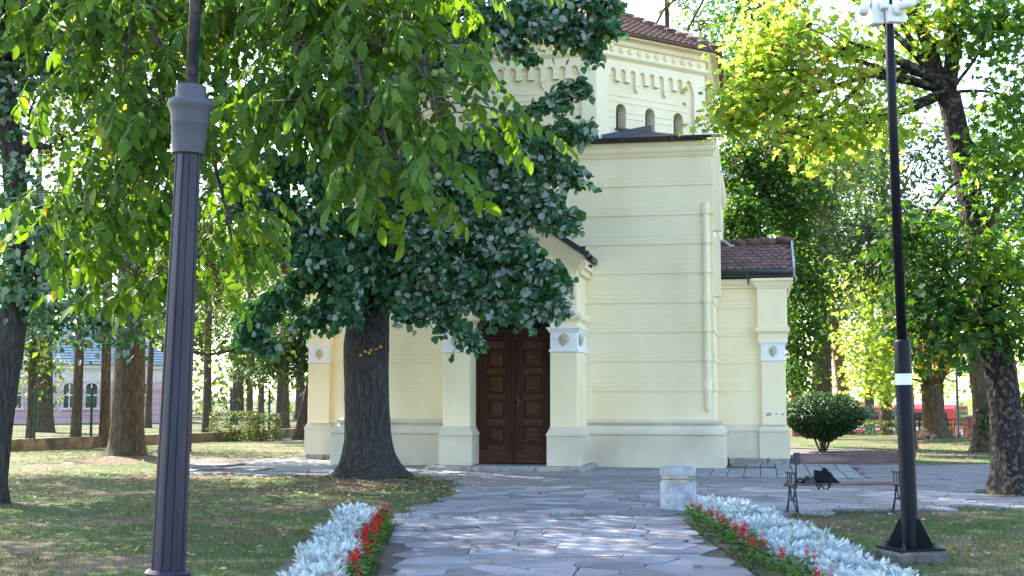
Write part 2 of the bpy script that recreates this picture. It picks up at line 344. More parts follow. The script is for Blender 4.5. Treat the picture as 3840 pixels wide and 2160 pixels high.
# ---------------- paved court and path
def xl(y): return -1.25 - .053 * (y - 11.9)
XR = 2.27
def polyG(l): return [tuple(G(x, y)[:2]) for x, y in l]
court = [(xl(17.6), 17.6)] + polyG([(1040, 1277), (1100, 1258), (1180, 1243), (1130, 1222), (1060, 1201), (1030, 1195)]) + \
        [(LIN[0] + .3, LIN[1] + 1.5), (LIN[0] - .8, LIN[1] + 1.2)] + polyG([(700, 1199), (560, 1197), (470, 1193), (430, 1182), (445, 1172), (520, 1163), (640, 1156), (770, 1150)]) + \
        [tuple(Bw(-8, 6)[:2]), tuple(Bw(-8, 14)[:2]), tuple(Bw(9, 14)[:2]), tuple(Bw(9, 5)[:2])] + polyG([(2150, 1163), (2300, 1166), (2520, 1172), (2800, 1176), (2800, 1264), (2576, 1277), (2300, 1287), (2010, 1296), (1860, 1303), (1720, 1296)]) + [(XR, 18.2)]
def inside(p, poly):
    x, y = p; c = False; n = len(poly)
    for i in range(n):
        x1, y1 = poly[i]; x2, y2 = poly[i - 1]
        if (y1 > y) != (y2 > y) and x < (x2 - x1) * (y - y1) / (y2 - y1) + x1: c = not c
    return c
def in_path(p): return -4 < p[1] < 18.4 and xl(p[1]) < p[0] < XR
def in_bld(p, m=0.):
    u, v = toB((p[0], p[1], 0)); return (abs(u) < 4.72 + m and -m < v < 9.44 + m) or (abs(u) < 6.2 + m and 2.4 - m < v < 7.1 + m) or (abs(u) < 1.8 + m and -2 - m < v < 1)
mb = MB(); h = .25
for iy in range(int(-4 / h), int(48 / h)):
    for ix in range(int(-14 / h), int(16 / h)):
        c = ((ix + .5) * h, (iy + .5) * h)
        if in_path(c) or (c[1] > 16 and inside(c, court)):
            x0, y0 = ix * h, iy * h
            mb.add([(a, b, g1(a, b) + .004) for a, b in ((x0, y0), (x0 + h, y0), (x0 + h, y0 + h), (x0, y0 + h))], [(0, 1, 2, 3)])
path = mb.obj('paved_path', M['joint']); path['kind'] = 'structure'
# crazy paving: irregular flagstones cut as voronoi cells
def clip(poly, nx_, ny_, d):
    out = []; n = len(poly)
    for i in range(n):
        a = poly[i]; b = poly[(i + 1) % n]; da = nx_ * a[0] + ny_ * a[1] - d; db = nx_ * b[0] + ny_ * b[1] - d
        if da <= 0: out.append(a)
        if (da < 0) != (db < 0):
            t = da / (da - db); out.append((a[0] + t * (b[0] - a[0]), a[1] + t * (b[1] - a[1])))
    return out
st = .46; sites = []; grid = {}
for iy in range(int(8.5 / st), int(31 / st)):
    for ix in range(int(-10 / st), int(15 / st)):
        p = ((ix + .5 + random.uniform(-.46, .46)) * st * 1.15, (iy + .5 + random.uniform(-.46, .46)) * st)
        if random.random() < .12: continue
        grid[(ix, iy)] = p
stones = []
for (ix, iy), p in grid.items():
    onp = in_path(p)
    if not onp and not (p[1] > 16.5 and inside(p, court)): continue
    u, v = toB((p[0], p[1], 0))
    if v > -3.1 and -7 < u < 7.6 and v < 9: continue
    if math.hypot(p[0] - MAP[0], p[1] - MAP[1]) < .75 or in_bld(p, .1): continue
    poly = [(p[0] - .7, p[1] - .7), (p[0] + .7, p[1] - .7), (p[0] + .7, p[1] + .7), (p[0] - .7, p[1] + .7)]
    for dx in range(-3, 4):
        for dy in range(-3, 4):
            qn = grid.get((ix + dx, iy + dy))
            if qn is None or qn == p: continue
            ex, ey = qn[0] - p[0], qn[1] - p[1]; L = math.hypot(ex, ey)
            if L > 1.5: continue
            ex /= L; ey /= L
            poly = clip(poly, ex, ey, ex * p[0] + ey * p[1] + L / 2 - random.uniform(.001, .006))
            if len(poly) < 3: break
        if len(poly) < 3: break
    if len(poly) < 3: continue
    if onp and p[1] < 17.3:
        poly = clip(poly, 1, 0, XR - .01); poly = clip(poly, -1, -.053, -(xl(0) + .01)) if len(poly) > 2 else poly
    if len(poly) < 3: continue
    stones.append((math.hypot(p[0], p[1]), p, poly))
stones.sort(key=lambda s: s[0])
def stone_geo(mb, p, poly, ox, oy, oz):
    n = len(poly); zt = random.uniform(.020, .034); tx, ty = random.uniform(-.008, .008), random.uniform(-.008, .008)
    rag = [(a + random.uniform(-.008, .008), b + random.uniform(-.008, .008)) for a, b in poly]
    def inset(k): return [(p[0] + (a - p[0]) * k, p[1] + (b - p[1]) * k) for a, b in rag]
    lo, up, top = rag, inset(.99), inset(.955)
    vs = [(a - ox, b - oy, .0 - oz) for a, b in lo] + [(a - ox, b - oy, zt - .006 + tx * (a - p[0]) - oz) for a, b in up] + [(a - ox, b - oy, zt + tx * (a - p[0]) + ty * (b - p[1]) - oz) for a, b in top]
    fs = [tuple(range(2 * n, 3 * n))]
    for r in (0, n):
        for i in range(n): j = (i + 1) % n; fs.append((r + i, r + j, r + n + j, r + n + i))
    mb.add(vs, fs)
for k, (d, p, poly) in enumerate(stones[:300]):
    mb = MB(); stone_geo(mb, p, poly, p[0], p[1], 0); mb.obj('flagstone', M['flag'], path, loc=(p[0], p[1], g1(*p)))
mb = MB()
for d, p, poly in stones[300:]: stone_geo(mb, p, poly, 0, 0, -g1(*p))
o = mb.obj('far_flagstones', M['flag_b'], path); o['kind'] = 'stuff'
# concrete slabs laid along the chapel foot
slab_me = {}
def slab(u0, v0, du, dv):
    c = Bw(u0 + du / 2, v0 + dv / 2)
    if in_bld(c, -.15): return
    key = (round(du, 2), round(dv, 2), random.randrange(3))
    if key not in slab_me:
        b = MB(); b.bbox(-du / 2 + .009, du / 2 - .009, -dv / 2 + .009, dv / 2 - .009, 0, .038, .007); slab_me[key] = link_mesh('paving_slab', b.v, b.f, M['slab']).data
        bpy.data.objects.remove(bpy.data.objects['paving_slab'])
    o = obj_from(slab_me[key], 'paving_slab', path, (c[0], c[1], random.uniform(-.004, .004))); o.rotation_euler = (random.uniform(-.006, .006), random.uniform(-.006, .006), THETA)
for r in range(3):
    for i in range(-19, 22): slab(i * .345, -3.0 + r * 1.0, .345, 1.0)
for r in range(2):
    for i in range(14, 22): slab(i * .345, r * 1.15, .345, 1.15)
    for i in range(-21, -13): slab(i * .345, r * 1.15, .345, 1.15)
for i in range(12): slab(6.35, 2.4 + i * .5, 1.15, .5)

# ============================================================ CHAPEL
CH = thing('chapel', 'cream stucco chapel with octagonal drum, gabled porch and brown double door', 'chapel', tuple(OO), THETA)
HW = WID / 2 - .22
blk = [(-HW, .22), (HW, .22), (HW, WID - .22), (-HW, WID - .22)]
mb = MB(); mb.sweep(blk, [(0, 1.05), (0, 7.62)]); mb.obj('wall', M['stucco'], CH)
mb = MB(); mb.sweep(blk, [(.22, 0), (.22, .765), (.195, .769), (.195, .785), (.236, .789), (.236, .835), (.225, .862), (.18, .93), (.105, .985), (.052, 1.008), (.035, 1.018), (.035, 1.034), (.085, 1.045), (.092, 1.09), (.075, 1.12), (.0, 1.135)])
smooth_by_angle(mb.obj('plinth', M['stucco_low'], CH), 35)
def band_prof(z, k=1.0):
    a, b, c = .020 * k, .0135 * k, .007 * k
    return [(-.01, z), (a, z), (a, z + .082), (b - .006, z + .084), (b - .006, z + .092), (b, z + .096), (b, z + .175), (c - .006, z + .177), (c - .006, z + .185), (c, z + .189), (c, z + .265), (-.01, z + .268)]
ZB = [1.80, 2.49, 3.17, 3.86, 4.55, 5.24, 5.93, 6.63]
for z in ZB: mb = MB(); mb.sweep(blk, band_prof(z), ring=True); mb.obj('string_course', M['stucco'], CH)
corn = [(-.01, 7.32), (.035, 7.32), (.035, 7.345), (.06, 7.375), (.06, 7.40), (.085, 7.415), (.11, 7.45), (.115, 7.49), (.09, 7.535), (.09, 7.56), (.115, 7.565), (.13, 7.60), (.13, 7.66), (-.01, 7.66)]
mb = MB(); mb.sweep(blk, corn, ring=True); smooth_by_angle(mb.obj('cornice', M['stucco'], CH), 35)
fr = blk[:2]
mb = MB(); mb.sweep(fr, [(.12, 7.662), (.165, 7.662), (.165, 7.71), (.12, 7.71)], closed=False, ring=True, cap=True)
mb.sweep(fr, [(.255 + .09 * math.cos(a), 7.75 + .09 * math.sin(a)) for a in np.linspace(math.pi, 2 * math.pi, 9)] + [(.255 + .075 * math.cos(a), 7.75 + .075 * math.sin(a)) for a in np.linspace(2 * math.pi, math.pi, 9)], closed=False, ring=True, cap=True)
g = smooth_by_angle(mb.obj('gutter', M['zinc'], CH), 40)
for s in (-1, 1):
    for k in (1.2, 2.45, 3.6): b = MB(); b.box(s * k - .02, s * k + .02, -.135, -.125, 7.645, 7.76); b.obj('gutter_bracket', M['zinc'], g)
# rendered pipe casing down the right corner of the front, string courses run round it
mb = MB(); pr = [(.082, 1.40), (.082, 5.95), (.07, 6.05), (.04, 6.12), (.0, 6.15)]
mb.lathe([(.0, 1.30), (.05, 1.33)] + pr, (HW - .16, .22, 0), 12, math.pi, 2 * math.pi, cap=False)
pc = mb.obj('downpipe_casing', M['stucco'], CH, True)
for z in ZB[:-1]:
    b = MB(); b.lathe([(.08, z), (.104, z), (.104, z + .082), (.093, z + .087), (.097, z + .096), (.097, z + .175), (.088, z + .18), (.090, z + .265), (.08, z + .268)], (HW - .16, .22, 0), 12, math.pi, 2 * math.pi, cap=False); b.obj('casing_ring', M['stucco'], pc)
# casing on the flank of the right corner with an iron hook
mb = MB(); mb.box(HW, HW + .20, .30, .62, 5.55, 7.32); mb.box(HW, HW + .17, .30, .62, 4.0, 5.4); mb.obj('flank_casing', M['stucco'], CH)
for z in (7.0, 5.35): b = MB(); b.tube([(HW + .1, .5, z), (HW + .28, .48, z - .05), (HW + .42, .46, z - .16), (HW + .5, .46, z - .15)], .025, 6); b.obj('pipe_hook', M['zinc_l'], CH)
# lean-to corner roofs between block and drum
A8 = 4.25; CV = WID / 2
T8 = A8 * math.tan(math.pi / 8)
for su in (-1, 1):
    for sv in (-1, 1):
        A = (su * T8, CV + sv * (CV - .12), 7.70); K = (su * (CV - .12), CV + sv * (CV - .12), 7.70); Bq = (su * (CV - .12), CV + sv * T8, 7.70)
        m = A8 * math.cos(math.pi / 4) - .05; Mq = (su * m, CV + sv * m, 8.26); c1 = (su * (T8 + .1), CV + sv * (A8 - .1), 7.80); c2 = (su * (A8 - .1), CV + sv * (T8 + .1), 7.80)
        mb = MB(); mb.add([A, K, Bq, Mq, c1, c2], [(0, 1, 3, 4), (1, 2, 5, 3)])
        cr = mb.obj('corner_roof', M['tile_b'], CH)
        if sv < 0:
            b = MB(); b.add([(c1[0] + .02 * su, c1[1] - .02, 7.76), (Mq[0] + .03 * su, Mq[1] - .03, 8.2), (Mq[0] + .03 * su, Mq[1] - .03, 8.42), (c1[0] + .02 * su, c1[1] - .02, 7.98)], [(0, 1, 2, 3)]); b.obj('flashing', M['zinc'], cr)
            for i in range(7):      # tiles showing above the gutter
                t = (i + .5) / 7; x = K[0] * (1 - t) * .75 + Mq[0] * t + K[0] * .25 * (1 - t)
                b = MB(); b.add([(su * (T8 + .5 + i * .36), .10, 7.72), (su * (T8 + .5 + i * .36 + .30), .10, 7.72), (su * (T8 + .5 + i * .36 + .28), .75, 7.93), (su * (T8 + .5 + i * .36 + .02), .75, 7.93)], [(0, 1, 2, 3)]); b.obj('ridge_tile', M['tile'], cr)
mb = MB(); mb.add([(-T8 - .1, .08, 7.70), (T8 + .1, .08, 7.70), (T8 + .1, .55, 7.82), (-T8 - .1, .55, 7.82)], [(0, 1, 2, 3)]); mb.obj('front_flashing', M['zinc'], CH)

# ---------------- octagonal drum
def face_fn(k, a=A8):
    ph = -math.pi / 2 + k * math.pi / 4; n = (math.cos(ph), math.sin(ph)); t = (-n[1], n[0])
    return lambda s, d, z: (n[0] * (a - d) + t[0] * s, CV + n[1] * (a - d) + t[1] * s, z)
Pm = Bw(0, CV - A8)
ZA = zAt(245, Bw(1.2, CV - A8)); ZS = ZA - .32; ZL = ZA - .54
ZBOSS = zAt(178, Bw(1.2, CV - A8)); ZC0 = zAt(213, Bw(1.2, CV - A8)); ZE = zAt(99, Bw(1.95, CV - A8 - .45))
PR = face_fn(1); rm = PR(0, 0, 0); RMW = Bw(rm[0], rm[1])
ZWT = zAt(404, RMW); ZWS = zAt(497, RMW)
oct8 = [(A8 / math.cos(math.pi / 8) * math.cos(-math.pi / 2 - math.pi / 8 + k * math.pi / 4), CV + A8 / math.cos(math.pi / 8) * math.sin(-math.pi / 2 - math.pi / 8 + k * math.pi / 4)) for k in range(8)]
dw = MB(); dw.sweep(oct8, [(-.62, 7.4), (-.62, ZE - .1)]); DW = dw.obj('drum_wall', M['stucco'], CH)
SP = .307
for k in range(8):
    fn = face_fn(k)
    show = k in (7, 0, 1)
    win = k in (1, 7, 3, 5)
    zb = 7.4
    # wall leaf of this face (notched by its windows) set back behind the corner strips
    poly = []; wx = (-.93, 0., .93) if win else ()
    hw = .155
    pts = [(-T8 - .0, ZWS)]
    for x in wx:
        pts += [(x - hw, ZWS), (x - hw, ZWT - hw)] + [(x - hw * math.cos(a), ZWT - hw + hw * math.sin(a)) for a in np.linspace(.25, math.pi - .25, 7)] + [(x + hw, ZWT - hw), (x + hw, ZWS)]
    pts += [(T8, ZWS), (T8, ZC0 + .02), (-T8, ZC0 + .02)]
    b = MB(); b.prism(pts, .09, .50, fn); b.prism([(-T8, zb), (T8, zb), (T8, ZWS - .001), (-T8, ZWS - .001)], .09, .50, fn); b.obj('drum_face', M['stucco'], DW)
    for x in wx:
        b = MB(); b.prism([(x - hw - .03, ZWS - .05), (x + hw + .03, ZWS - .05), (x + hw + .03, ZWS + .002), (x - hw - .03, ZWS + .002)], -.02, .40, fn); wd = b.obj('window_sill', M['zinc'], DW)
        b = MB(); b.prism([(x - hw - .02, ZWS), (x + hw + .02, ZWS), (x + hw + .02, ZWT + .02), (x - hw - .02, ZWT + .02)], .44, .49, fn); b.obj('window_pane', M['glass'], DW)
        b = MB()
        for xx in (x - hw, x + hw - .03): b.prism([(xx, ZWS), (xx + .03, ZWS), (xx + .03, ZWT - .04), (xx, ZWT - .04)], .405, .435, fn)
        b.prism([(x - hw + .03, ZWS + .35), (x + hw - .03, ZWS + .35), (x + hw - .03, ZWS + .375), (x - hw + .03, ZWS + .375)], .41, .435, fn); b.obj('window_frame', M['iron'], DW)
    for s in (-1, 1):
        a0, a1 = sorted((s * 1.40, s * T8)); b = MB(); b.prism([(a0, zb), (a1, zb), (a1, ZC0 + .02), (a0, ZC0 + .02)], 0, .30, fn); b.obj('corner_strip', M['stucco'], DW)
    if not show: continue
    # arcaded frieze: nine round arches with short and long drops
    pts = [(-1.398, ZA - .29)]; r = .083
    for i in range(9):
        c = (i - 4) * SP
        if i > 0:
            m0 = c - SP / 2; pw = SP / 2 - r
            if i in (3, 6): pts += [(m0 - pw, ZL + .17), (m0 - pw * .85, ZL + .10), (m0, ZL), (m0 + pw * .85, ZL + .10), (m0 + pw, ZL + .17)]
            else: pts += [(m0 - pw, ZS), (m0 + pw, ZS)]
        pts += [(c - r * math.cos(a), ZA - r + r * math.sin(a)) for a in np.linspace(0, math.pi, 9)]
    pts += [(1.398, ZA - .29), (1.398, ZC0 + .02), (-1.398, ZC0 + .02)]
    b = MB(); b.prism(pts, .001, .089, fn); b.obj('arcade_frieze', M['stucco'], DW)
    for i in range(1, 9):
        m0 = (i - 4.5) * SP; pw = SP / 2 - r; z0 = ZL + .165 if i in (3, 6) else ZS
        b = MB(); b.prism([(m0 - pw - .004, z0), (m0 + pw + .004, z0), (m0 + pw + .004, z0 + .045), (m0 - pw - .004, z0 + .045)], -.018, .05, fn); b.obj('frieze_drop', M['stucco'], DW)
    for zz in (ZWT + .18, ZWT + .03, ZWS + .42, ZWS + .27, ZA - .18):
        segs = [(-1.398, 1.398)]
        if win and zz < ZWT:
            segs = []; e = -1.398
            for x in wx: segs.append((e, x - hw)); e = x + hw
            segs.append((e, 1.398))
        for a0, a1 in segs: b = MB(); b.prism([(a0, zz), (a1, zz), (a1, zz + .022), (a0, zz + .022)], .076, .0895, fn); b.obj('drum_string', M['stucco'], DW)
    for i in range(12):
        c = (i - 5.5) * (2 * T8 - .1) / 12
        b = MB(); N = 10
        fnb = lambda rr, d: [fn(c + rr * math.cos(2 * math.pi * j / N), d, ZBOSS + rr * math.sin(2 * math.pi * j / N)) for j in range(N)]
        vs = fnb(.075, 0) + fnb(.075, -.055) + fnb(.045, -.085) + [fn(c, -.09, ZBOSS)]
        fs = [(q0 + j, q0 + (j + 1) % N, q0 + N + (j + 1) % N, q0 + N + j) for q0 in (0, N) for j in range(N)] + [(2 * N + j, 2 * N + (j + 1) % N, 3 * N) for j in range(N)]
        b.add(vs, fs); b.obj('boss', M['stucco'], DW, True)
z0 = ZC0; dz = ZE - ZC0
dcorn = [(-.3, z0), (.03, z0), (.05, z0 + .03), (.09, z0 + .05), (.105, z0 + .09), (.09, z0 + .13), (.03, z0 + .145), (.02, z0 + .16), (.02, ZBOSS + .10), (.10, ZBOSS + .12), (.12, ZBOSS + .15), (.14, ZBOSS + .21), (.24, ZBOSS + .29), (.30, ZE - .10), (.30, ZE - .03), (-.3, ZE - .03)]
mb = MB(); mb.sweep(oct8, dcorn, ring=True); smooth_by_angle(mb.obj('drum_cornice', M['stucco'], CH), 30)
# roof of the drum
APX = zAt(-35, Bw(0, CV)); EO = .42
ea = (A8 + EO) / math.cos(math.pi / 8)
oc = [(ea * math.cos(-math.pi / 2 - math.pi / 8 + k * math.pi / 4), CV + ea * math.sin(-math.pi / 2 - math.pi / 8 + k * math.pi / 4), ZE) for k in range(8)]
mb = MB(); mb.add(oc + [(0, CV, APX)] + [(x, y, ZE - .05) for x, y, z in oc], [(k, (k + 1) % 8, 8) for k in range(8)] + [(k, 9 + k, 9 + (k + 1) % 8, (k + 1) % 8) for k in range(8)] + [tuple(range(16, 8, -1))])
RF = mb.obj('drum_roof', M['tile_b'], CH)
mb = MB()
for k in (0, 1, 2, 7):
    a = Vector(oc[k]); b = Vector(oc[(k + 1) % 8]); ap = Vector((0, CV, APX)); mid = (a + b) / 2; up = (ap - mid); L = up.length; up /= L; tx = (b - a).normalized(); nn = tx.cross(up)
    rows = int(L / .16)
    for r in range(rows):
        wd = (b - a).length / 2 * (1 - r * .16 / L); n = int(wd * 2 / .19)
        for i in range(n):
            s = -wd + (i + .5 + (.5 if r % 2 else 0)) * .19
            if abs(s) > wd: continue
            p = mid + up * (r * .16 - .03) + tx * s + nn * (.028 + random.uniform(-.004, .008)); q = p + up * .2 - nn * .022
            mb.add([p - tx * .088 + up * .035, p - tx * .05, p + tx * .05, p + tx * .088 + up * .035, q + tx * .088, q - tx * .088], [(0, 1, 2, 3, 4, 5)])
            mb.add([p - tx * .088 + up * .035, p - tx * .05, p - tx * .05 - nn * .02, p - tx * .088 + up * .035 - nn * .02, p + tx * .05, p + tx * .05 - nn * .02], [(1, 0, 3, 2), (4, 1, 2, 5)])
o = mb.obj('drum_roof_tiles', M['tile_b'], RF); o['kind'] = 'stuff'
for k in range(8):
    a = Vector(oc[k]); ap = Vector((0, CV, APX))
    if k in (0, 1, 2, 3):
        for i in range(16):
            p = a.lerp(ap, i / 16.); q = a.lerp(ap, (i + 1.12) / 16.); b = MB(); b.tube([p + Vector((0, 0, .05)), q + Vector((0, 0, .03))], [.095, .075], 8); b.obj('hip_tile', M['tile'], RF, True)

# ---------------- side arms (lower, tiled) left and right
def arm(s):
    v0 = 2.42; ue = 6.16; ui = HW - .05; uf = 4.0
    Pf = Bw(s * 5.9, v0)
    yy = lambda y: zAt(y, Bw(5.9, v0))
    zst = .16; zpl = yy(1622); zeave = yy(1045); zcap0, zcap1 = yy(1353), yy(1280); zim0, zim1 = yy(1250), yy(1232)
    P = lambda a, b: tuple(sorted((s * a, s * b)))
    m = MB(); m.box(*P(ui, ue - .05), v0 + .12, WID - v0 - .12, zst, zeave); AW = m.obj('arm_wall', M['stucco'], CH)
    # stone footing blocks
    b = MB(); e = HW + .25; i = 0
    while e < ue + .05:
        L = min((.95, 1.3, .8)[i % 3], ue + .07 - e); i += 1
        if L < .1: break
        b = MB(); b.bbox(*P(e, e + L - .02), v0 - .06, v0 + .5, -.01, zst, .02); b.obj('footing_stone', M['stone'], AW); e += L
    b = MB(); b.box(*P(ui, ue + .06), v0 + .52, WID - v0, 0, zst - .003); b.obj('footing', M['stone'], AW)
    # plinth with moulding round wall and pilaster
    def rect(a, c, va, vb): x0, x1 = P(a, c); return [(x0, va), (x1, va), (x1, vb), (x0, vb)]
    pp = [(.0, zst), (.0, zpl), (-.008, zpl + .004), (-.008, zpl + .012), (.012, zpl + .016), (.012, zpl + .06), (.0, zpl + .09), (-.045, zpl + .16), (-.075, zpl + .2), (-.12, zpl + .21)]
    m = MB(); m.sweep(rect(ui, ue + .02, v0 + .05, WID - v0 - .05), pp); m.obj('arm_plinth', M['stucco_low'], AW)
    for vc in (v0, WID - v0 - .5):
        m = MB(); m.sweep(rect(5.52, ue + .06, vc - .02, vc + .55), [(.02 + o, z) for o, z in pp[:-1]] + [(-.06, zpl + .2)]); pb = m.obj('pilaster_base', M['stucco_low'], AW)
    m = MB(); m.bbox(*P(5.57, ue), v0 - .03, v0 + .5, zpl + .18, zcap0, .012); PL = m.obj('pilaster', M['stucco'], AW)
    # white capital with skull
    m = MB(); m.sweep(rect(5.57, ue, v0 - .03, v0 + .5), [(.0, zcap0 + .001), (.018, zcap0 + .001), (.018, zcap0 + .04), (-.0, zcap0 + .055), (.0, zcap1 - .10), (.02, zcap1 - .09), (.045, zcap1 - .03), (.06, zcap1 - .02), (.06, zcap1), (-.02, zcap1)]); CP = m.obj('capital', M['white'], AW)
    uc = s * (5.57 + ue) / 2; zc = (zcap0 + zcap1) / 2 - .01
    capital_trim(CP, uc, v0 - .03, zc); place_skull(CP, uc, v0 - .045, zc, 1.0)
    m = MB(); m.sweep(rect(5.5, ue + .06, v0 - .06, v0 + .5), [(.0, zcap1 + .001), (.0, zim0), (.01, zim0), (.045, zim0 + .03), (.06, zim0 + .05), (.06, zim1 + .02), (.04, zim1 + .03), (.0, zim1 + .06), (.0, zeave - .25), (.02, zeave - .24), (.03, zeave - .2), (.09, zeave - .14), (.10, zeave - .1), (.15, zeave - .06), (.15, zeave), (-.1, zeave)]); smooth_by_angle(m.obj('upper_pilaster', M['stucco'], AW), 35)
    m = MB(); m.sweep(rect(ui, ue + .1, v0 + .10, WID - v0 - .1), [(.0, zeave - .22), (.03, zeave - .21), (.03, zeave - .17), (.10, zeave - .12), (.10, zeave), (-.1, zeave)]); m.obj('arm_cornice', M['stucco'], AW)
    for z in ZB:
        if z + .27 < zeave - .25: b = MB(); b.sweep(rect(ui, ue - .05, v0 + .12, WID - v0 - .12), band_prof(z, .8), ring=True); b.obj('string_course', M['stucco'], AW)
    # tiled saddle roof
    zr0 = zAt(1010, Bw(5.5, v0 - .2)); vr = CV - .35; zr1 = zAt(918, Bw(5.5, vr)); ve = v0 - .12; u0, u1 = HW - .02, ue + .22
    m = MB()
    for sg in (0, 1):
        va, vb = (ve, vr) if sg == 0 else (WID - ve, vr)
        m.add([(s * u0, va, zr0), (s * u1, va, zr0), (s * u1, vb, zr1), (s * u0, vb, zr1)], [(0, 1, 2, 3)])
    m.add([(s * (ue - .06), v0 + .1, zeave - .01), (s * (ue - .06), WID - v0 - .1, zeave - .01), (s * (ue - .06), vr, zr1 - .02)], [(0, 1, 2)])
    AR = m.obj('arm_roof', M['tile_b'], AW)
    if s > 0:
        sl_ = Vector((0, vr - ve, zr1 - zr0)); L = sl_.length; sl_ /= L; nn = Vector((0, -sl_.z, sl_.y)); rows = 8; rh = (L - .12) / rows; tw = .185
        t = MB(); arc = [(-tw / 2 + .004, rh * .42)] + [(-(tw / 2 - .004) * math.cos(a), rh * .42 - rh * .42 * math.sin(a)) for a in np.linspace(.35, math.pi - .35, 5)] + [(tw / 2 - .004, rh * .42)]
        out = [(x, y, .022) for x, y in arc] + [(tw / 2 - .004, rh * 1.4, 0.0), (-tw / 2 + .004, rh * 1.4, 0.0)]; n = len(out)
        t.add(out + [(x, y, z - .016) for x, y, z in out], [tuple(range(n))] + [(i + n, (i + 1) % n + n, (i + 1) % n, i) for i in range(n)])
        tm = None
        Rm = Matrix((Vector((1, 0, 0)), sl_, nn)).transposed()
        for r in range(rows):
            nt_ = int((u1 - u0) / tw) + 1
            for i in range(nt_):
                u = u0 + (i + (.5 if r % 2 else 0.) + .1) * tw
                if u > u1 - .06: continue
                p = Vector((u, ve, zr0)) + sl_ * (r * rh - .02) + nn * (.012 + random.uniform(0, .008))
                if tm is None: o = t.obj('roof_tile', M['tile'], AR); tm = o.data
                else: o = obj_from(tm, 'roof_tile', AR)
                o.location = p; o.rotation_euler = (Rm @ Matrix.Rotation(random.uniform(-.03, .03), 3, 'Z')).to_euler()
    for i in range(5):
        a = u0 + (u1 - u0) * i / 5; c = a + (u1 - u0) / 5 * 1.1; b = MB(); b.tube([(s * a, vr, zr1 + .05 + .012 * i), (s * c, vr, zr1 + .03 + .012 * i)], [.11, .095], 8); b.obj('ridge_tile', M['tile'], AR, True)
    b = MB(); b.prism([(u0, zr0 - .18), (u1 - .02, zr0 - .18), (u1 - .02, zr0 - .03), (u0, zr0 - .03)] if s > 0 else [(-u1 + .02, zr0 - .18), (-u0, zr0 - .18), (-u0, zr0 - .03), (-u1 + .02, zr0 - .03)], ve - .02, ve + .03); b.obj('eave_flashing', M['zinc'], AR)
    b = MB(); b.tube([(s * u0, ve - .085, zr0 - .05), (s * (u1 - .02), ve - .085, zr0 - .065)], .06, 10); gt = b.obj('arm_gutter', M['zinc'], AR, True)
    b = MB(); b.tube([(s * 5.25, ve - .1, zr0 - .08), (s * 5.28, ve - .16, zr0 - .25), (s * 5.30, ve - .15, zr0 - .38)], [.03, .025, .02], 6); b.obj('gutter_strap', M['zinc'], AR)
    b = MB(); b.add([(s * u1, ve - .05, zr0 - .20), (s * (u1 + .05), ve - .05, zr0 - .20), (s * (u1 + .05), vr, zr1 + .03), (s * u1, vr, zr1 + .03), (s * u1, ve - .05, zr0 + .04), (s * (u1 + .05), ve - .05, zr0 + .04), (s * (u1 + .05), vr, zr1 + .12), (s * u1, vr, zr1 + .12)], [(0, 1, 2, 3), (4, 7, 6, 5), (0, 4, 5, 1), (1, 5, 6, 2), (3, 2, 6, 7), (0, 3, 7, 4)]); b.obj('verge_strip', M['zinc_l'], AR)
    if s > 0:                       # flaking grey patches of paint on the pilaster
        for k, (px_, py_, r) in enumerate(((2883, 1554, .085), (2912, 1552, .035), (2935, 1554, .04))):
            u, z = plane(px_, py_, v0 - .031); b = MB(); n = 11
            b.add([(u + r * random.uniform(.6, 1.15) * math.cos(2 * math.pi * i / n), v0 - .0335, z + .6 * r * random.uniform(.6, 1.2) * math.sin(2 * math.pi * i / n)) for i in range(n)], [tuple(range(n))]); b.obj('bare_patch', M['zinc_l'], PL)
SKULL = {}
def place_skull(parent, u, v, z, k):
    if 'm' not in SKULL:
        b = MB(); nu, nv = 22, 18; vs = []
        for j in range(nv + 1):
            ph = -math.pi / 2 + math.pi * j / nv
            for i in range(nu + 1):
                th = math.pi * i / nu; x = -math.cos(th) * math.cos(ph); d = math.sin(th) * math.cos(ph); zz = math.sin(ph)
                wj = 1.0 if zz > -.1 else 1.0 - .55 * min(1, (-zz - .1) / .75) ** 1.1
                X, D, Z = x * .088 * wj, d * .075, zz * .125
                for ex in (-.036, .036): D -= .045 * math.exp(-(((X - ex) / .019) ** 2 + ((Z - .012) / .018) ** 2))
                D -= .032 * math.exp(-((X / .011) ** 2 + ((Z + .032) / .018) ** 2)); D -= .014 * math.exp(-((Z + .068) / .008) ** 2) * (abs(X) < .05)
                for ex in (-.062, .062): D -= .02 * math.exp(-(((X - ex) / .02) ** 2 + ((Z + .045) / .03) ** 2))
                vs.append((X, -max(D, 0), Z))
        b.add(vs, [(j * (nu + 1) + i, j * (nu + 1) + i + 1, (j + 1) * (nu + 1) + i + 1, (j + 1) * (nu + 1) + i) for j in range(nv) for i in range(nu)])
        o = b.obj('skull_relief', M['bone'], parent, True); SKULL['m'] = o.data
    else: o = obj_from(SKULL['m'], 'skull_relief', parent)
    o.location = (u, v, z); o.scale = (k, k, k)
    return o
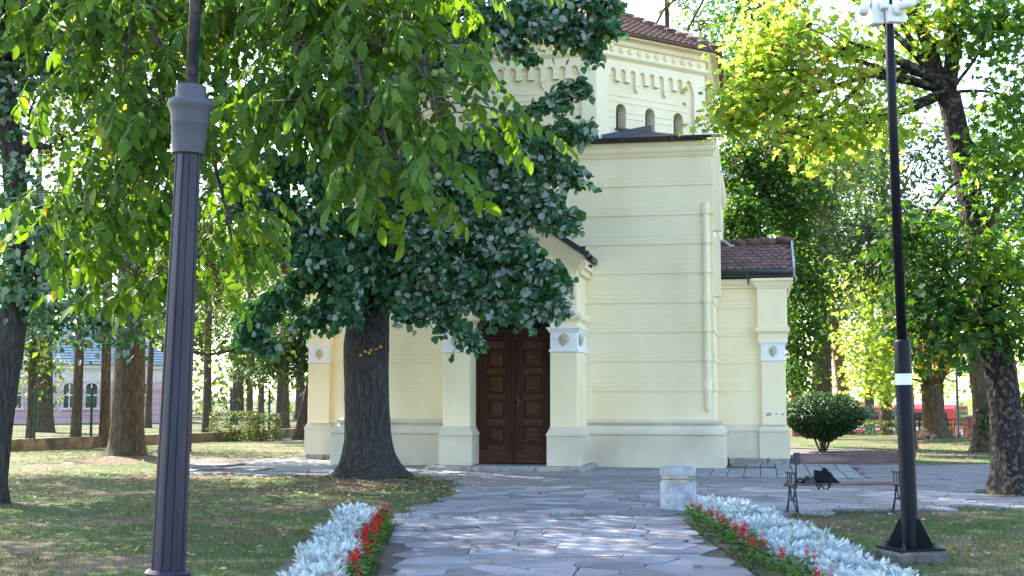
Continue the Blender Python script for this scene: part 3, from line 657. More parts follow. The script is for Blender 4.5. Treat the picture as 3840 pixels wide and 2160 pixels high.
def capital_trim(parent, u, v, z, w_=.24, h_=.20):
    b = MB(); n = 20; r = .125                                   # raised frame with a round eye
    o_ = [(-w_, -h_ + .05), (-w_ + .05, -h_), (w_ - .05, -h_), (w_, -h_ + .05), (w_, h_ - .05), (w_ - .05, h_), (-w_ + .05, h_), (-w_, h_ - .05)]
    def ringpoly(sx):
        a = [(r * math.cos(t), r * 1.1 * math.sin(t)) for t in np.linspace(-math.pi / 2, math.pi / 2, n)]
        pts = [(.02, -h_), (w_ - .05, -h_), (w_, -h_ + .05), (w_, h_ - .05), (w_ - .05, h_), (.02, h_), (.02, r * 1.09)] + a[::-1][1:-1] + [(.02, -r * 1.09)]
        pts = [(u + sx * x, z + y) for x, y in pts]
        return pts if sx > 0 else pts[::-1]
    for sx in (-1, 1): b.prism(ringpoly(sx), v - .014, v + .01)
    b.obj('capital_panel', M['white'], parent)
for s in (1, -1): arm(s)

# ---------------- porch
VP_ = -1.47
zf = lambda y, x=2110, v=VP_: plane(x, y, v)[1]
ZSTEP = .13
# stone steps: blocks
e = -1.78
for i, L in enumerate((1.06, 1.42, 1.08)):
    b = MB(); b.bbox(e, e + L - .015, -2.1, -1.4, 0, ZSTEP, .022); tag_o = b.obj('step_stone', M['stone'], CH); e += L
for i, vv in enumerate((-1.38, -.95, -.52, -.1)):
    for s in (-1, 1):
        b = MB(); x0, x1 = sorted((s * 1.45, s * 1.79)); b.bbox(x0, x1, vv, vv + .42, 0, ZSTEP - .004, .02); b.obj('step_stone', M['stone'], CH)
b = MB(); b.box(-1.44, 1.44, -1.39, .2, 0, ZSTEP - .006); b.obj('porch_floor', M['slab'], CH)
zb1, zb0 = zf(1600), zf(1629.5); zc0, zc1 = zf(1319), zf(1227); zi0, zi1 = zf(1201), zf(1184)
zspr = zf(1150); ze_ = zf(1021)
def rect(x0, x1, v0, v1): return [(x0, v0), (x1, v0), (x1, v1), (x0, v1)]
for s in (-1, 1):
    P = lambda a, b: tuple(sorted((s * a, s * b)))
    x0, x1 = P(.925, 1.545)
    b = MB(); b.bbox(x0, x1, VP_, .2, zb0, zc0, .015); PLs = b.obj('porch_pilaster', M['stucco'], CH)
    b = MB(); b.sweep(rect(x0, x1, VP_, .2), [(.07, ZSTEP), (.07, zb0 - .055), (.062, zb0 - .05), (.062, zb0 - .042), (.082, zb0 - .038), (.085, zb0), (.07, zb0 + .03), (.03, zb0 + .10), (.008, zb1 - .01), (.0, zb1)]); smooth_by_angle(b.obj('pilaster_base', M['stucco_low'], CH), 35)
    b = MB(); b.sweep(rect(x0, x1, VP_, .2), [(.0, zc0 - .002), (.02, zc0 - .002), (.02, zc0 + .05), (-.01, zc0 + .07), (-.005, zc0 + .09), (-.005, zc1 - .12), (.02, zc1 - .11), (.055, zc1 - .04), (.075, zc1 - .03), (.075, zc1), (-.1, zc1)]); CPo = b.obj('capital', M['white'], CH)
    capital_trim(CPo, s * 1.235, VP_ + .005, (zc0 + zc1) / 2 - .005, .25, .205); place_skull(CPo, s * 1.235, VP_ - .012, (zc0 + zc1) / 2, 1.12)
    o = place_skull(CPo, x1 + .012, VP_ + .35, (zc0 + zc1) / 2, 1.1); o.rotation_euler = (0, 0, math.pi / 2)
    b = MB(); b.sweep(rect(x0, x1, VP_ + .02, .2), [(.0, zc1), (.0, zi0 - .02), (.02, zi0 - .02), (.03, zi0), (.07, zi0 + .03), (.09, zi1 - .01), (.09, zi1 + .03), (.03, zi1 + .08), (.0, zi1 + .085)]) ; b.obj('impost', M['stucco'], CH)
# front wall with arch, gable
RA = .925; s_ = .672
ap = ze_ + 1.53 * s_
arc = [(RA * math.cos(t), zspr + RA * math.sin(t)) for t in np.linspace(math.pi, 0, 25)]
poly = [(1.53, zi1 + .05), (1.53, ze_), (0, ap), (-1.53, ze_), (-1.53, zi1 + .05), (-RA, zi1 + .05)] + arc + [(RA, zi1 + .05)]
b = MB(); b.prism(poly, VP_ + .03, -.8); PF = b.obj('porch_front', M['stucco'], CH)
for s in (-1, 1): b = MB(); x0, x1 = sorted((s * 1.0, s * 1.53)); b.box(x0, x1, -.79, .2, zi1 + .05, ze_ + .2); b.obj('porch_side', M['stucco'], CH)
for k, (r0, r1, d) in enumerate(((.96, 1.06, .05), (1.075, 1.13, .075))):   # arch mouldings
    ts = np.linspace(0, math.pi, 29); b = MB()
    pts = [(r1 * math.cos(t), zspr + r1 * math.sin(t)) for t in ts] + [(r0 * math.cos(t), zspr + r0 * math.sin(t)) for t in ts[::-1]]
    b.prism(pts, VP_ + .03 - d, VP_ + .06); b.obj('arch_moulding', M['stucco'], PF)
    for s in (-1, 1): x0, x1 = sorted((s * r0, s * r1)); b = MB(); b.box(x0, x1, VP_ + .03 - d, VP_ + .06, zi1 + .1, zspr); b.obj('arch_moulding', M['stucco'], PF)
for k in range(8):
    a = ze_ + .055 * k + (0 if k == 0 else .012); ue = 1.53 + .028 * k; h = .055 - .010
    zl = lambda u: ze_ + .062 * k + (1.53 - abs(u)) * s_
    pts = [(-ue, zl(ue)), (0, zl(0)), (ue, zl(ue)), (ue, zl(ue) + .052), (0, zl(0) + .052), (-ue, zl(ue) + .052)]
    b = MB(); b.prism(pts, VP_ + .03 - .026 * (k + 1), VP_ + .2); b.obj('gable_moulding', M['stucco'], PF)
zl = lambda u, o: ze_ + o + (1.53 - abs(u)) * s_
b = MB(); ue = 1.80; b.prism([(-ue, zl(ue, .50)), (0, zl(0, .50)), (ue, zl(ue, .50)), (ue, zl(ue, .63)), (0, zl(0, .63)), (-ue, zl(ue, .63))], VP_ - .26, .2); PRF = b.obj('porch_roof', M['zinc'], CH)
for s in (-1, 1):
    b = MB(); x0, x1 = sorted((s * 1.50, s * 1.70)); b.box(x0, x1, VP_ + .24, .2, ze_ + .12, ze_ + .32); x0, x1 = sorted((s * 1.50, s * 1.62)); b.box(x0, x1, VP_ + .24, .2, ze_ - .02, ze_ + .12); b.obj('eave_box', M['stucco'], PF)

for k, (u, z, r) in enumerate(((1.80, zl(1.80, .60), .06), (1.86, zl(1.86, .52), .07), (1.72, zl(1.72, .66), .08), (1.88, zl(1.88, .36), .05))):   # torn sheet at the eave
    b = MB(); n = 6; b.add([(u + r * random.uniform(.5, 1.5) * math.cos(i), VP_ - .25 - .03 * random.random() + .12 * (i % 3), z + r * random.uniform(.5, 1.5) * math.sin(i)) for i in range(n)], [(0, 1, 2), (2, 3, 4), (4, 5, 0), (0, 2, 4)]); b.obj('torn_sheet', M['zinc'], PRF)
# round window ring above the porch
uc, zc = plane(1300 * KD, 470 * KD, .2)
for k, (r0, r1, d) in enumerate(((.62, .69, .05), (.72, .80, .07))):
    ts = np.linspace(0, 2 * math.pi, 41)[:-1]; b = MB(); N = 40; vs = []
    for r, dd in ((r0, 0), (r0, -d), (r1, -d), (r1, 0)): vs += [(uc + r * math.cos(t), .22 + dd, zc + r * math.sin(t)) for t in ts]
    b.add(vs, [(q0 * N + i, q0 * N + (i + 1) % N, (q0 + 1) * N + (i + 1) % N, (q0 + 1) * N + i) for q0 in range(3) for i in range(N)]); b.obj('round_window_moulding', M['stucco'], CH)
b = MB(); b.add([(uc + .62 * math.cos(t), .215, zc + .62 * math.sin(t)) for t in ts], [tuple(range(40))]); b.obj('round_window_glass', M['glass'], CH)
# door
VD = -.75
zt0 = zf(1276, 1924, VD); zt1 = zf(1237, 1924, VD)
b = MB()
for s in (-1, 1): x0, x1 = sorted((s * .86, s * .96)); b.box(x0, x1, VD - .04, VD + .12, ZSTEP, zt0)
DF = b.obj('door_frame', M['wood'], CH)
b = MB(); b.box(-.96, .96, VD - .06, VD + .1, zt0 + .001, zt0 + .12); b.box(-.96, .96, VD - .11, VD + .1, zt0 + .121, zt0 + .17); b.box(-.96, .96, VD - .08, VD + .1, zt0 + .171, zt1 + .02); b.obj('transom', M['wood'], DF)
UM = plane(1926, 1600, VD)[0]
def leaf(x0, x1):
    w_ = x1 - x0
    b = MB(); b.box(x0, x1, VD + .01, VD + .06, ZSTEP + .012, zt0 - .006); D = b.obj('door_leaf', M['wood'], CH)
    zlo = ZSTEP + .02; rows = [(zf(1240 + a / 2.683, 1924, VD), zf(1240 + c / 2.683, 1924, VD)) for c, a in ((185, 380), (440, 637), (693, 890), (950, 1150))]
    st = .20 * w_ / .8; pa, pb = x0 + st, x1 - st
    # stiles and rails
    b = MB()
    b.box(x0, pa, VD - .012, VD + .009, zlo + .30, zt0 - .008); b.obj('stile', M['wood'], D)
    b = MB(); b.box(pb, x1, VD - .012, VD + .009, zlo + .30, zt0 - .008); b.obj('stile', M['wood'], D)
    edges = [zt0 - .008] + [z for r in rows for z in (r[1], r[0])] + [zlo + .30]
    for i in range(0, len(edges), 2):
        b = MB(); b.box(pa + .001, pb - .001, VD - .012, VD + .009, edges[i + 1], edges[i]); b.obj('rail', M['wood2'], D)
    for z0_, z1_ in rows:
        b = MB(); c = .045
        for k, (i0, i1, d) in enumerate(((0, c * .45, .022), (c * .45, c, .012))):
            a0, a1, q0, q1 = pa + i0, pb - i0, z0_ + i0, z1_ - i0; e0, e1, f0, f1 = pa + i1, pb - i1, z0_ + i1, z1_ - i1
            for bx in ((a0, a1, q0, f0), (a0, a1, f1, q1), (a0, e0, f0, f1), (e1, a1, f0, f1)): b.box(bx[0], bx[1], VD - d, VD + .009, bx[2], bx[3])
        b.obj('panel_moulding', M['wood'], D)
        i0, i1 = .055, .115
        b = MB(); o_ = [(pa + i0, z0_ + i0), (pb - i0, z0_ + i0), (pb - i0, z1_ - i0), (pa + i0, z1_ - i0)]; n_ = [(pa + i1, z0_ + i1), (pb - i1, z0_ + i1), (pb - i1, z1_ - i1), (pa + i1, z1_ - i1)]; n2 = [(pa + i1 - .012, z0_ + i1 - .012), (pb - i1 + .012, z0_ + i1 - .012), (pb - i1 + .012, z1_ - i1 + .012), (pa + i1 - .012, z1_ - i1 + .012)]
        b.add([(x, VD + .009, z) for x, z in o_] + [(x, VD - .004, z) for x, z in n2] + [(x, VD - .018, z) for x, z in n_], [(r * 4 + i, r * 4 + (i + 1) % 4, r * 4 + 4 + (i + 1) % 4, r * 4 + 4 + i) for r in (0, 1) for i in range(4)] + [(8, 9, 10, 11)]); b.obj('raised_panel', M['wood2'], D)
    b = MB(); b.box(x0 + .01, x1 - .01, VD - .022, VD + .009, zlo + .155, zlo + .295); b.obj('kick_board', M['wood2'], D)
    b = MB(); b.box(x0 + .01, x1 - .01, VD - .03, VD + .009, zlo, zlo + .15); b.obj('kick_board', M['wood2'], D)
    return D
DL = leaf(-.86, UM - .004); DRt = leaf(UM + .004, .86)
b = MB(); b.tube([(UM, VD - .03, ZSTEP + .35), (UM, VD - .03, zt0 - .25)], .035, 10)
for z in (ZSTEP + .36, ZSTEP + .42, zt0 - .25, zt0 - .18): b.box(UM - .05, UM + .05, VD - .075, VD - .01, z, z + .03)
b.box(UM - .055, UM + .055, VD - .06, VD - .012, ZSTEP + .02, ZSTEP + .34); b.box(UM - .045, UM + .045, VD - .06, VD - .012, zt0 - .14, zt0 - .01); b.obj('meeting_stile', M['wood'], DL)
zh = zf(1240 + 705 / 2.683, 1940, VD)
b = MB(); b.bbox(UM + .075, UM + .125, VD - .02, VD - .011, zh - .14, zh + .11, .004); HP = b.obj('handle_plate', M['iron'], DRt)
b = MB(); b.tube([(UM + .10, VD - .02, zh), (UM + .10, VD - .07, zh), (UM + .13, VD - .075, zh - .002), (UM + .22, VD - .075, zh - .012)], [.011, .011, .01, .008], 8); b.obj('handle', M['brass'], DRt, True)
b = MB(); b.lathe([(.0, 0), (.014, 0), (.014, .02), (0, .02)], (0, 0, 0), 10); o = b.obj('lock_cylinder', M['brass'], DRt); o.location = (UM + .10, VD - .022, zh - .09); o.rotation_euler = (math.pi / 2, 0, 0)
# fanlight: panes behind the arch with glazing bars
b = MB(); b.box(-.92, .92, VD + .03, VD + .04, zt1 + .02, zspr); b.obj('transom_pane', M['glass'], CH)
cz = zspr
for i in range(5):
    t0, t1 = math.pi * i / 5 + .03, math.pi * (i + 1) / 5 - .03; ts = np.linspace(t0, t1, 6); b = MB()
    b.prism([(.88 * math.cos(t), cz + .88 * math.sin(t)) for t in ts] + [(.3 * math.cos(t), cz + .3 * math.sin(t)) for t in ts[::-1]], VD + .03, VD + .04)
    p = b.obj('fanlight_pane', M['glass'], CH)
for i in range(6):
    t = math.pi * i / 5; b = MB(); b.tube([(.28 * math.cos(t), VD + .01, cz + .28 * math.sin(t)), (.93 * math.cos(t), VD + .01, cz + .93 * math.sin(t))], .022, 6); b.obj('glazing_bar', M['wood'], CH)
for r in (.28, .62, .91):
    b = MB(); b.tube([(r * math.cos(t), VD + .008, cz + r * math.sin(t)) for t in np.linspace(0, math.pi, 17)], .022, 6); b.obj('glazing_bar', M['wood'], CH)
b = MB(); b.box(-.93, .93, VD - .0, VD + .05, cz - .03, cz + .03); b.obj('glazing_bar', M['wood'], CH)
# ============================================================ TREES
T_LIN = (np.array([(0, 0, 0), (.10, .34, .05), (.42, .45, .06), (.8, .20, .0), (1, 0, -.10), (.8, -.20, 0), (.42, -.45, .06), (.10, -.34, .05)]), [(0, 4, 3, 2, 1), (0, 7, 6, 5, 4)])
T_MAP = (np.array([(0, 0, 0), (-.02, -.2, 0), (.1, -.5, -.05), (.3, -.25, .02), (.64, -.42, -.05), (.6, -.13, .02), (1, 0, -.08), (.6, .13, .02), (.64, .42, -.05), (.3, .25, .02), (.1, .5, -.05), (-.02, .2, 0)]), [tuple(range(12))])
T_QUAD = (np.array([(0, 0, 0), (.45, -.34, .05), (1, 0, -.08), (.45, .34, .05)]), [(0, 1, 2, 3)])
T_SLIM = (np.array([(0, 0, 0), (.5, -.13, .02), (1, 0, -.05), (.5, .13, .02)]), [(0, 1, 2, 3)])
def unit(a): return a / np.maximum(np.linalg.norm(a, axis=-1, keepdims=True), 1e-9)
def frames(d, n):
    x = unit(d); z = unit(n - (n * x).sum(-1, keepdims=True) * x); y = np.cross(z, x); return np.stack([x, y, z], -1)
def batch(tmpl, R, pos, sc):
    tv, tf = tmpl; N = len(pos); k = len(tv)
    v = np.einsum('nij,kj->nki', R, tv) * sc[:, None, None] + pos[:, None, :]
    base = (np.arange(N) * k)[:, None]
    loops = np.concatenate([np.array(f)[None, :] + base for f in tf], 1).ravel()
    ln = [len(f) for f in tf]; st = np.concatenate([[0], np.cumsum(ln)[:-1]]); starts = ((np.arange(N) * sum(ln))[:, None] + st[None, :]).ravel()
    return v.reshape(-1, 3), loops, starts
def leaves_obj(name, tmpl, pos, d, n, size, mat_, parent, kind='stuff'):
    base = np.array(parent.matrix_basis.translation) if parent is not None else np.zeros(3)
    v, l, s = batch(tmpl, frames(d, n), pos - base, size)
    o = obj_from(fast_mesh(name, v, l, s, mat_), name, parent)
    if kind: o['kind'] = kind
    return o
def rand_leaf(N, droop=.55, outward=None, nup=.8, flip=0.):
    d = rng.normal(size=(N, 3)); d[:, 2] = d[:, 2] * .5 - droop
    if outward is not None: d = d + outward * .7
    n = rng.normal(size=(N, 3)) * .55; n[:, 2] += nup
    if flip: n[rng.random(N) < flip] *= -1
    return d, n
def curved(a, b, sag=.0, k=5, jit=.06):
    a = np.asarray(a, float); b = np.asarray(b, float); L = np.linalg.norm(b - a); pts = []
    j1 = rng.normal(size=3) * jit * L; 
    for i in range(k + 1):
        t = i / k; p = a * (1 - t) + b * t + j1 * math.sin(math.pi * t) + np.array([0, 0, -sag * 4 * t * (1 - t)]) ; pts.append(p)
    return pts
def trunk_mesh(pts, n=14, flare=0., ridges=.05, sub=4, seed=1, noise=.03):
    """pts (x,y,z,r): smooth tapered trunk with root flare and uneven cross-section"""
    P = np.array(pts, float); t = np.linspace(0, len(P) - 1, (len(P) - 1) * sub + 1); q = np.stack([np.interp(t, np.arange(len(P)), P[:, i]) for i in range(4)], 1)
    for _ in range(2):
        q[1:-1] = (q[:-2] + 2 * q[1:-1] + q[2:]) / 4
    r_ = np.random.default_rng(seed); phs = r_.uniform(0, 6.28, 6); vs = []; m = len(q)
    for i in range(m):
        a = q[max(i - 1, 0), :3]; b = q[min(i + 1, m - 1), :3]; T = unit((b - a)[None])[0]; ax = unit(np.cross(T, [0, 1, .01])[None])[0]; ay = np.cross(T, ax)
        hgt = q[i, 2] - q[0, 2]; fl = flare * math.exp(-hgt / .28)
        for k in range(n):
            th = 2 * math.pi * k / n
            rr = q[i, 3] * (1 + ridges * math.sin(3 * th + phs[0] + hgt * .3) + ridges * .7 * math.sin(5 * th + phs[1] - hgt * .5) + r_.normal() * noise * .5)
            rr += fl * (1 + .55 * math.sin(5 * th + phs[2]) + .3 * math.sin(8 * th + phs[3]))
            vs.append(q[i, :3] + (ax * math.cos(th) + ay * math.sin(th)) * rr)
    fs = [(i * n + k, (i + 1) * n + k, (i + 1) * n + (k + 1) % n, i * n + (k + 1) % n) for i in range(m - 1) for k in range(n)]
    fs.append(tuple(range((m - 1) * n, m * n)))
    return vs, fs
def tree(name, label, base, trunk, blobs, leaf=('q', .14), lm='linden_b', bark='bark_b', group=None, flare=.15, extra_limbs=(), nscale=1., flip=.0, droop=.55, seed=1, cat='tree', fork=True, sigma=.24, per=13, shell=.42):
    """trunk: [(x,y,z,r)] world; blobs: (cx,cy,cz,rx,ry,rz,n)"""
    T = thing(name, label, cat, tuple(base), 0, group); b0 = np.array(base, float)
    tr = [(x - b0[0], y - b0[1], z - b0[2], r) for x, y, z, r in trunk]
    vs, fs = trunk_mesh(tr, flare=flare, seed=seed); link_mesh('trunk', vs, fs, M[bark], T, True)
    mb = MB(); allp, alld = [], []
    tp = np.array(trunk)
    mk = []
    for blob in blobs:
        cx, cy, cz, rx, ry, rz, n = blob[:7]; c = np.array([cx, cy, cz]); R = np.array([rx, ry, rz])
        # limb from the trunk up into this part of the crown
        below = tp[(tp[:, 2] < cz + 2.2) & (tp[:, 2] > min(3.2, cz - .2))]; k = np.argmin(np.linalg.norm(below[:, :3] - c - np.array([0, 0, .7]), axis=1)) if len(below) else 0
        s = below[k] if len(below) else tp[-1]
        L = np.linalg.norm(c - s[:3]); r0 = min(s[3] * .55, .022 + .012 * L)
        pts = curved(s[:3], c, sag=-.10 * L, k=5, jit=.09); mb.tube([p - b0 for p in pts], [r0 * (1 - .6 * i / 5) for i in range(6)], 7)
        K = max(3, int(n * nscale / per)); dv = unit(rng.normal(size=(K, 3))); rad = rng.random(K) ** shell
        lump = 1 + .22 * np.sin(dv[:, 0] * 5 + cx) * np.cos(dv[:, 2] * 4 + cy)
        cc = c + dv * R * (rad * lump)[:, None]
        for i in range(min(10, K)):
            p = curved(c + rng.normal(size=3) * R * .1, cc[i], sag=.0, k=3, jit=.1); mb.tube([x - b0 for x in p], [r0 * .38, r0 * .28, r0 * .18, .008], 5, cap=False)
        pos = np.repeat(cc, per, 0) + rng.normal(size=(K * per, 3)) * sigma * np.array([1, 1, .8]); allp.append(pos); alld.append(np.repeat(dv, per, 0)); mk += [blob[7] if len(blob) > 7 else lm] * len(pos)
    for pts, rs in extra_limbs: mb.tube([np.asarray(p) - b0 for p in pts], rs, 8)
    if mb.v: o = mb.obj('branches', M[bark], T, True); o['kind'] = 'stuff'
    pos = np.concatenate(allp); out = np.concatenate(alld); N = len(pos); d, nn = rand_leaf(N, droop, out, flip=flip)
    tm = {'q': T_QUAD, 'l': T_LIN, 'm': T_MAP, 's': T_SLIM}[leaf[0]]
    size = leaf[1] * rng.uniform(.65, 1.25, N); mk = np.array(mk)
    for key in dict.fromkeys(mk): i = mk == key; leaves_obj('crown', tm, pos[i], d[i], nn[i], size[i], M[key], T)
    return T
def pxb(x, y, d, rx, ry, n, rd=None):
    """crown lump from its place and size in the photo (D px) at distance d"""
    k = KD * d / F; p = PX(x, y, d); return (p[0], p[1], p[2], rx * k, rd or max(rx, ry) * k * .8, ry * k, n)
def mk(b, key): return tuple(b) + (key,)
def pxt(l): return [(*PX(x, y, d), r) for x, y, d, r in l]

# ---------------- the silver linden before the chapel
d0 = LIN[1]; zb = g1(LIN[0], LIN[1])
T = thing('silver_linden', 'big silver linden with dark furrowed trunk in front of the chapel wall', 'tree', (LIN[0], LIN[1], zb - .02)); b0 = np.array([LIN[0], LIN[1], zb - .02])
tk = [(LIN[0], d0, zb - .05, .50), (LIN[0] - .02, d0, zb + .4, .47), (LIN[0] - .03, d0, 1.0, .44), (LIN[0] - .06, d0, 2.0, .435), (LIN[0] - .07, d0, 2.7, .45), (LIN[0] - .03, d0 + .1, 3.4, .40), (LIN[0] + .05, d0 + .2, 4.6, .34), (LIN[0] + .1, d0 + .2, 6.5, .27), (LIN[0], d0 + .2, 9.0, .18), (LIN[0] + .1, d0, 11.5, .10)]
vs, fs = trunk_mesh([(x - b0[0], y - b0[1], z - b0[2], r) for x, y, z, r in tk], n=36, flare=.26, ridges=.025, sub=6, seed=3, noise=.018); link_mesh('trunk', vs, fs, M['bark'], T, True)
BOUGH = [ # px polylines (x,y,dist) with leaf spread (m) and leaf count
 ([(960, 130, 25.3), (1180, 70, 24.2), (1400, 60, 23.6), (1545, 62, 23.4)], .29, 1700), ([(1000, 60, 25), (1250, 20, 24), (1500, 0, 23.5), (1530, 20, 23.5)], .30, 1300),
 ([(1250, 60, 24), (1300, 110, 23.8), (1345, 160, 23.6)], .20, 260), ([(1400, 60, 23.6), (1470, 100, 23.5), (1500, 135, 23.4)], .22, 320),
 ([(960, 450, 25), (1150, 365, 24.2), (1320, 285, 23.5), (1440, 222, 23.2), (1468, 212, 23.1)], .19, 1000), ([(1150, 345, 24.2), (1300, 330, 23.6), (1400, 320, 23.3), (1485, 325, 23.1)], .23, 850),
 ([(980, 470, 25), (1200, 400, 24), (1380, 410, 23.4), (1450, 440, 23.2)], .32, 1400), ([(1000, 560, 25), (1200, 480, 24), (1350, 500, 23.5), (1440, 560, 23.2)], .33, 1500),
 ([(960, 620, 25), (1150, 570, 24.2), (1300, 620, 23.6), (1415, 690, 23.2)], .33, 1500), ([(960, 690, 25.2), (1120, 680, 24.3), (1280, 720, 23.7), (1405, 768, 23.3)], .27, 1300),
 ([(950, 700, 25.2), (1060, 750, 24.5), (1130, 800, 24.2), (1195, 860, 24)], .27, 900), ([(960, 710, 25), (1150, 750, 24.2), (1330, 790, 23.6)], .24, 900),
 ([(930, 600, 25.2), (990, 720, 24.5), (1040, 800, 24.2)], .30, 900), ([(930, 560, 25), (900, 700, 24.3), (870, 790, 24)], .30, 900),
 ([(900, 460, 25.2), (750, 420, 25), (620, 400, 25), (575, 470, 25)], .40, 1900), ([(900, 560, 25.2), (760, 540, 25), (640, 590, 24.8), (600, 640, 24.8)], .36, 1500),
 ([(900, 660, 25.2), (780, 700, 24.8), (680, 750, 24.6), (610, 850, 24.6)], .32, 1300), ([(900, 720, 25.2), (830, 760, 24.8), (770, 810, 24.6)], .28, 800),
 ([(920, 320, 25.2), (760, 260, 25), (620, 240, 25)], .42, 1500), ([(930, 350, 25.2), (850, 150, 25), (800, 0, 25)], .5, 1500), ([(930, 300, 25.2), (1040, 200, 24.6), (1140, 110, 24.2)], .38, 1500),
 ([(930, 450, 25), (1040, 430, 24.4), (1130, 440, 24)], .5, 1700), ([(930, 300, 25), (860, 380, 24.3), (800, 480, 24)], .5, 1400), ([(950, 120, 25), (1080, 0, 24.6), (1200, -80, 24.3)], .5, 1300), ([(760, 540, 25), (660, 480, 24.8), (590, 520, 24.8)], .3, 700), ([(640, 760, 24.8), (620, 820, 24.6), (680, 870, 24.6)], .22, 500)]
BOUGH += [([(980, 430, 25), (1180, 380, 24.2), (1330, 350, 23.6)], .26, 900), ([(1000, 470, 25), (1250, 390, 24), (1400, 375, 23.4)], .36, 1300), ([(1000, 520, 25), (1250, 470, 24), (1400, 505, 23.3)], .36, 1400), ([(1000, 620, 25), (1180, 560, 24.2), (1310, 560, 23.7)], .36, 1200), ([(1000, 660, 25), (1180, 640, 24.2), (1330, 670, 23.6), (1400, 720, 23.3)], .33, 1200), ([(960, 640, 24.8), (1080, 640, 24.2), (1180, 700, 24)], .4, 1300), ([(920, 500, 25), (1040, 540, 24.2), (1100, 600, 24)], .5, 1300), ([(920, 640, 25), (860, 640, 24.4), (780, 640, 24.2)], .45, 1200), ([(920, 560, 25), (830, 560, 24.4), (720, 640, 24.4)], .45, 1200)]
mb = MB(); AP, AD, FLIP = [], [], []
for poly, wdt, n in BOUGH:
    n = int(n * 1.12); wdt *= 1.15
    W3 = np.array([PX(*p) for p in poly]); st_ = W3[0].copy(); L = np.linalg.norm(np.diff(W3, axis=0), axis=1).sum()
    anc = np.array([LIN[0] + (.05 if W3[0][0] > LIN[0] else -.08), d0 + .15, max(3.3, min(10.5, W3[0][2] - .5))])
    pts = [anc] + list(W3); r0 = .035 + .012 * L
    t = np.linspace(0, len(pts) - 1, (len(pts) - 1) * 3 + 1); q = np.stack([np.interp(t, range(len(pts)), np.array(pts)[:, i]) for i in range(3)], 1); q[1:-1] = (q[:-2] + 2 * q[1:-1] + q[2:]) / 4
    q[1:-1] += rng.normal(size=q[1:-1].shape) * .03
    mb.tube([p - b0 for p in q], np.linspace(r0, .010, len(q)), 7)
    K = n // 10; u = rng.random(K) ** .85; i = u * (len(q) - 4) + 3; i0 = np.clip(i.astype(int), 0, len(q) - 2); f = (i - i0)[:, None]; att = q[i0] * (1 - f) + q[i0 + 1] * f
    dirs = unit(rng.normal(size=(K, 3)) * np.array([1, 1, .8]) + np.array([0, -.25, -.15])); ln_ = wdt * rng.uniform(.35, 1.5, K) * (1.15 - .45 * u)
    for k in range(K):
        e = att[k] + dirs[k] * ln_[k]; mid = (att[k] + e) / 2 + np.array([0, 0, .05]); e2 = e + np.array([0, 0, -.35 * ln_[k]])
        if k % 2 == 0: mb.tube([att[k] - b0, mid - b0, e2 - b0], [.009, .006, .003], 4, cap=False)
        tt = rng.random(10)[:, None]; p = att[k] * (1 - tt) ** 2 + 2 * mid * tt * (1 - tt) + e2 * tt ** 2 + rng.normal(size=(10, 3)) * .055
        AP.append(p); AD.append(np.repeat(dirs[k][None], 10, 0)); FLIP.append(np.full(10, rng.random() < (.42 if att[k][0] > LIN[0] + .9 else .06)))
o = mb.obj('branches', M['bark'], T, True); o['kind'] = 'stuff'
# upper crown above the picture, lumps added to shade the court
UP = [(LIN[0] + 1.5, d0, 11.2, 3.2, 3.0, 1.6, 2600), (LIN[0] - 2, d0 + .5, 11.0, 3.0, 3.0, 1.8, 2600), (LIN[0], d0, 13.2, 2.8, 2.8, 1.6, 2000), (LIN[0] + .5, d0 + 2.5, 10.0, 3.0, 1.6, 2.0, 2200), (LIN[0] - 3, d0 + 4, 11.5, 3.2, 2.8, 1.6, 5000), (LIN[0] - 1.5, d0 + 1.5, 12.5, 3, 3, 1.5, 3500), (LIN[0] - 4.5, d0 + 1.5, 10.5, 2.4, 2.6, 1.5, 3000)]
for cx, cy, cz, rx, ry, rz, n in UP:
    K = n // 12; dv = unit(rng.normal(size=(K, 3))); cc = np.array([cx, cy, cz]) + dv * np.array([rx, ry, rz]) * (rng.random(K) ** .5)[:, None]
    AP.append(np.repeat(cc, 12, 0) + rng.normal(size=(K * 12, 3)) * .2); AD.append(np.repeat(dv, 12, 0))
pos = np.concatenate(AP); out = np.concatenate(AD); N = len(pos)
d, nn = rand_leaf(N, 1.25, out * .8, nup=.35); nn[:, 1] -= .65
tw = np.concatenate(FLIP + [np.zeros(N - sum(map(len, FLIP)), bool)]); fl = rng.random(N) < np.where(tw, .65, .05); nn[fl] *= -1
size = .15 * rng.uniform(.7, 1.2, N)
dist = np.linalg.norm(pos - CAM, axis=1); inview = (np.abs(pos[:, 0] / pos[:, 1]) < .39) & (pos[:, 2] < 8.8)
order = np.argsort(np.where(inview, dist / size, 1e9)); big = order[:300]; rest = order[300:]
leaves_obj('foliage', T_LIN, pos[rest], d[rest], nn[rest], size[rest], M['linden'], T)
def leaf_parts(tmpl, idx, mat_, parent, name='leaf'):
    me_ = bpy.data.meshes.new(name); me_.from_pydata([tuple(v) for v in tmpl[0]], [], tmpl[1]); me_.update(); me_.materials.append(mat_); base = np.array(parent.matrix_basis.translation)
    R = frames(d[idx], nn[idx])
    for k, i in enumerate(idx):
        o = obj_from(me_, name, parent); o.matrix_basis = Matrix.Translation(Vector(pos[i] - base)) @ Matrix(R[k].tolist()).to_4x4() @ Matrix.Scale(float(size[i]), 4)
leaf_parts(T_LIN, big, M['linden'], T)
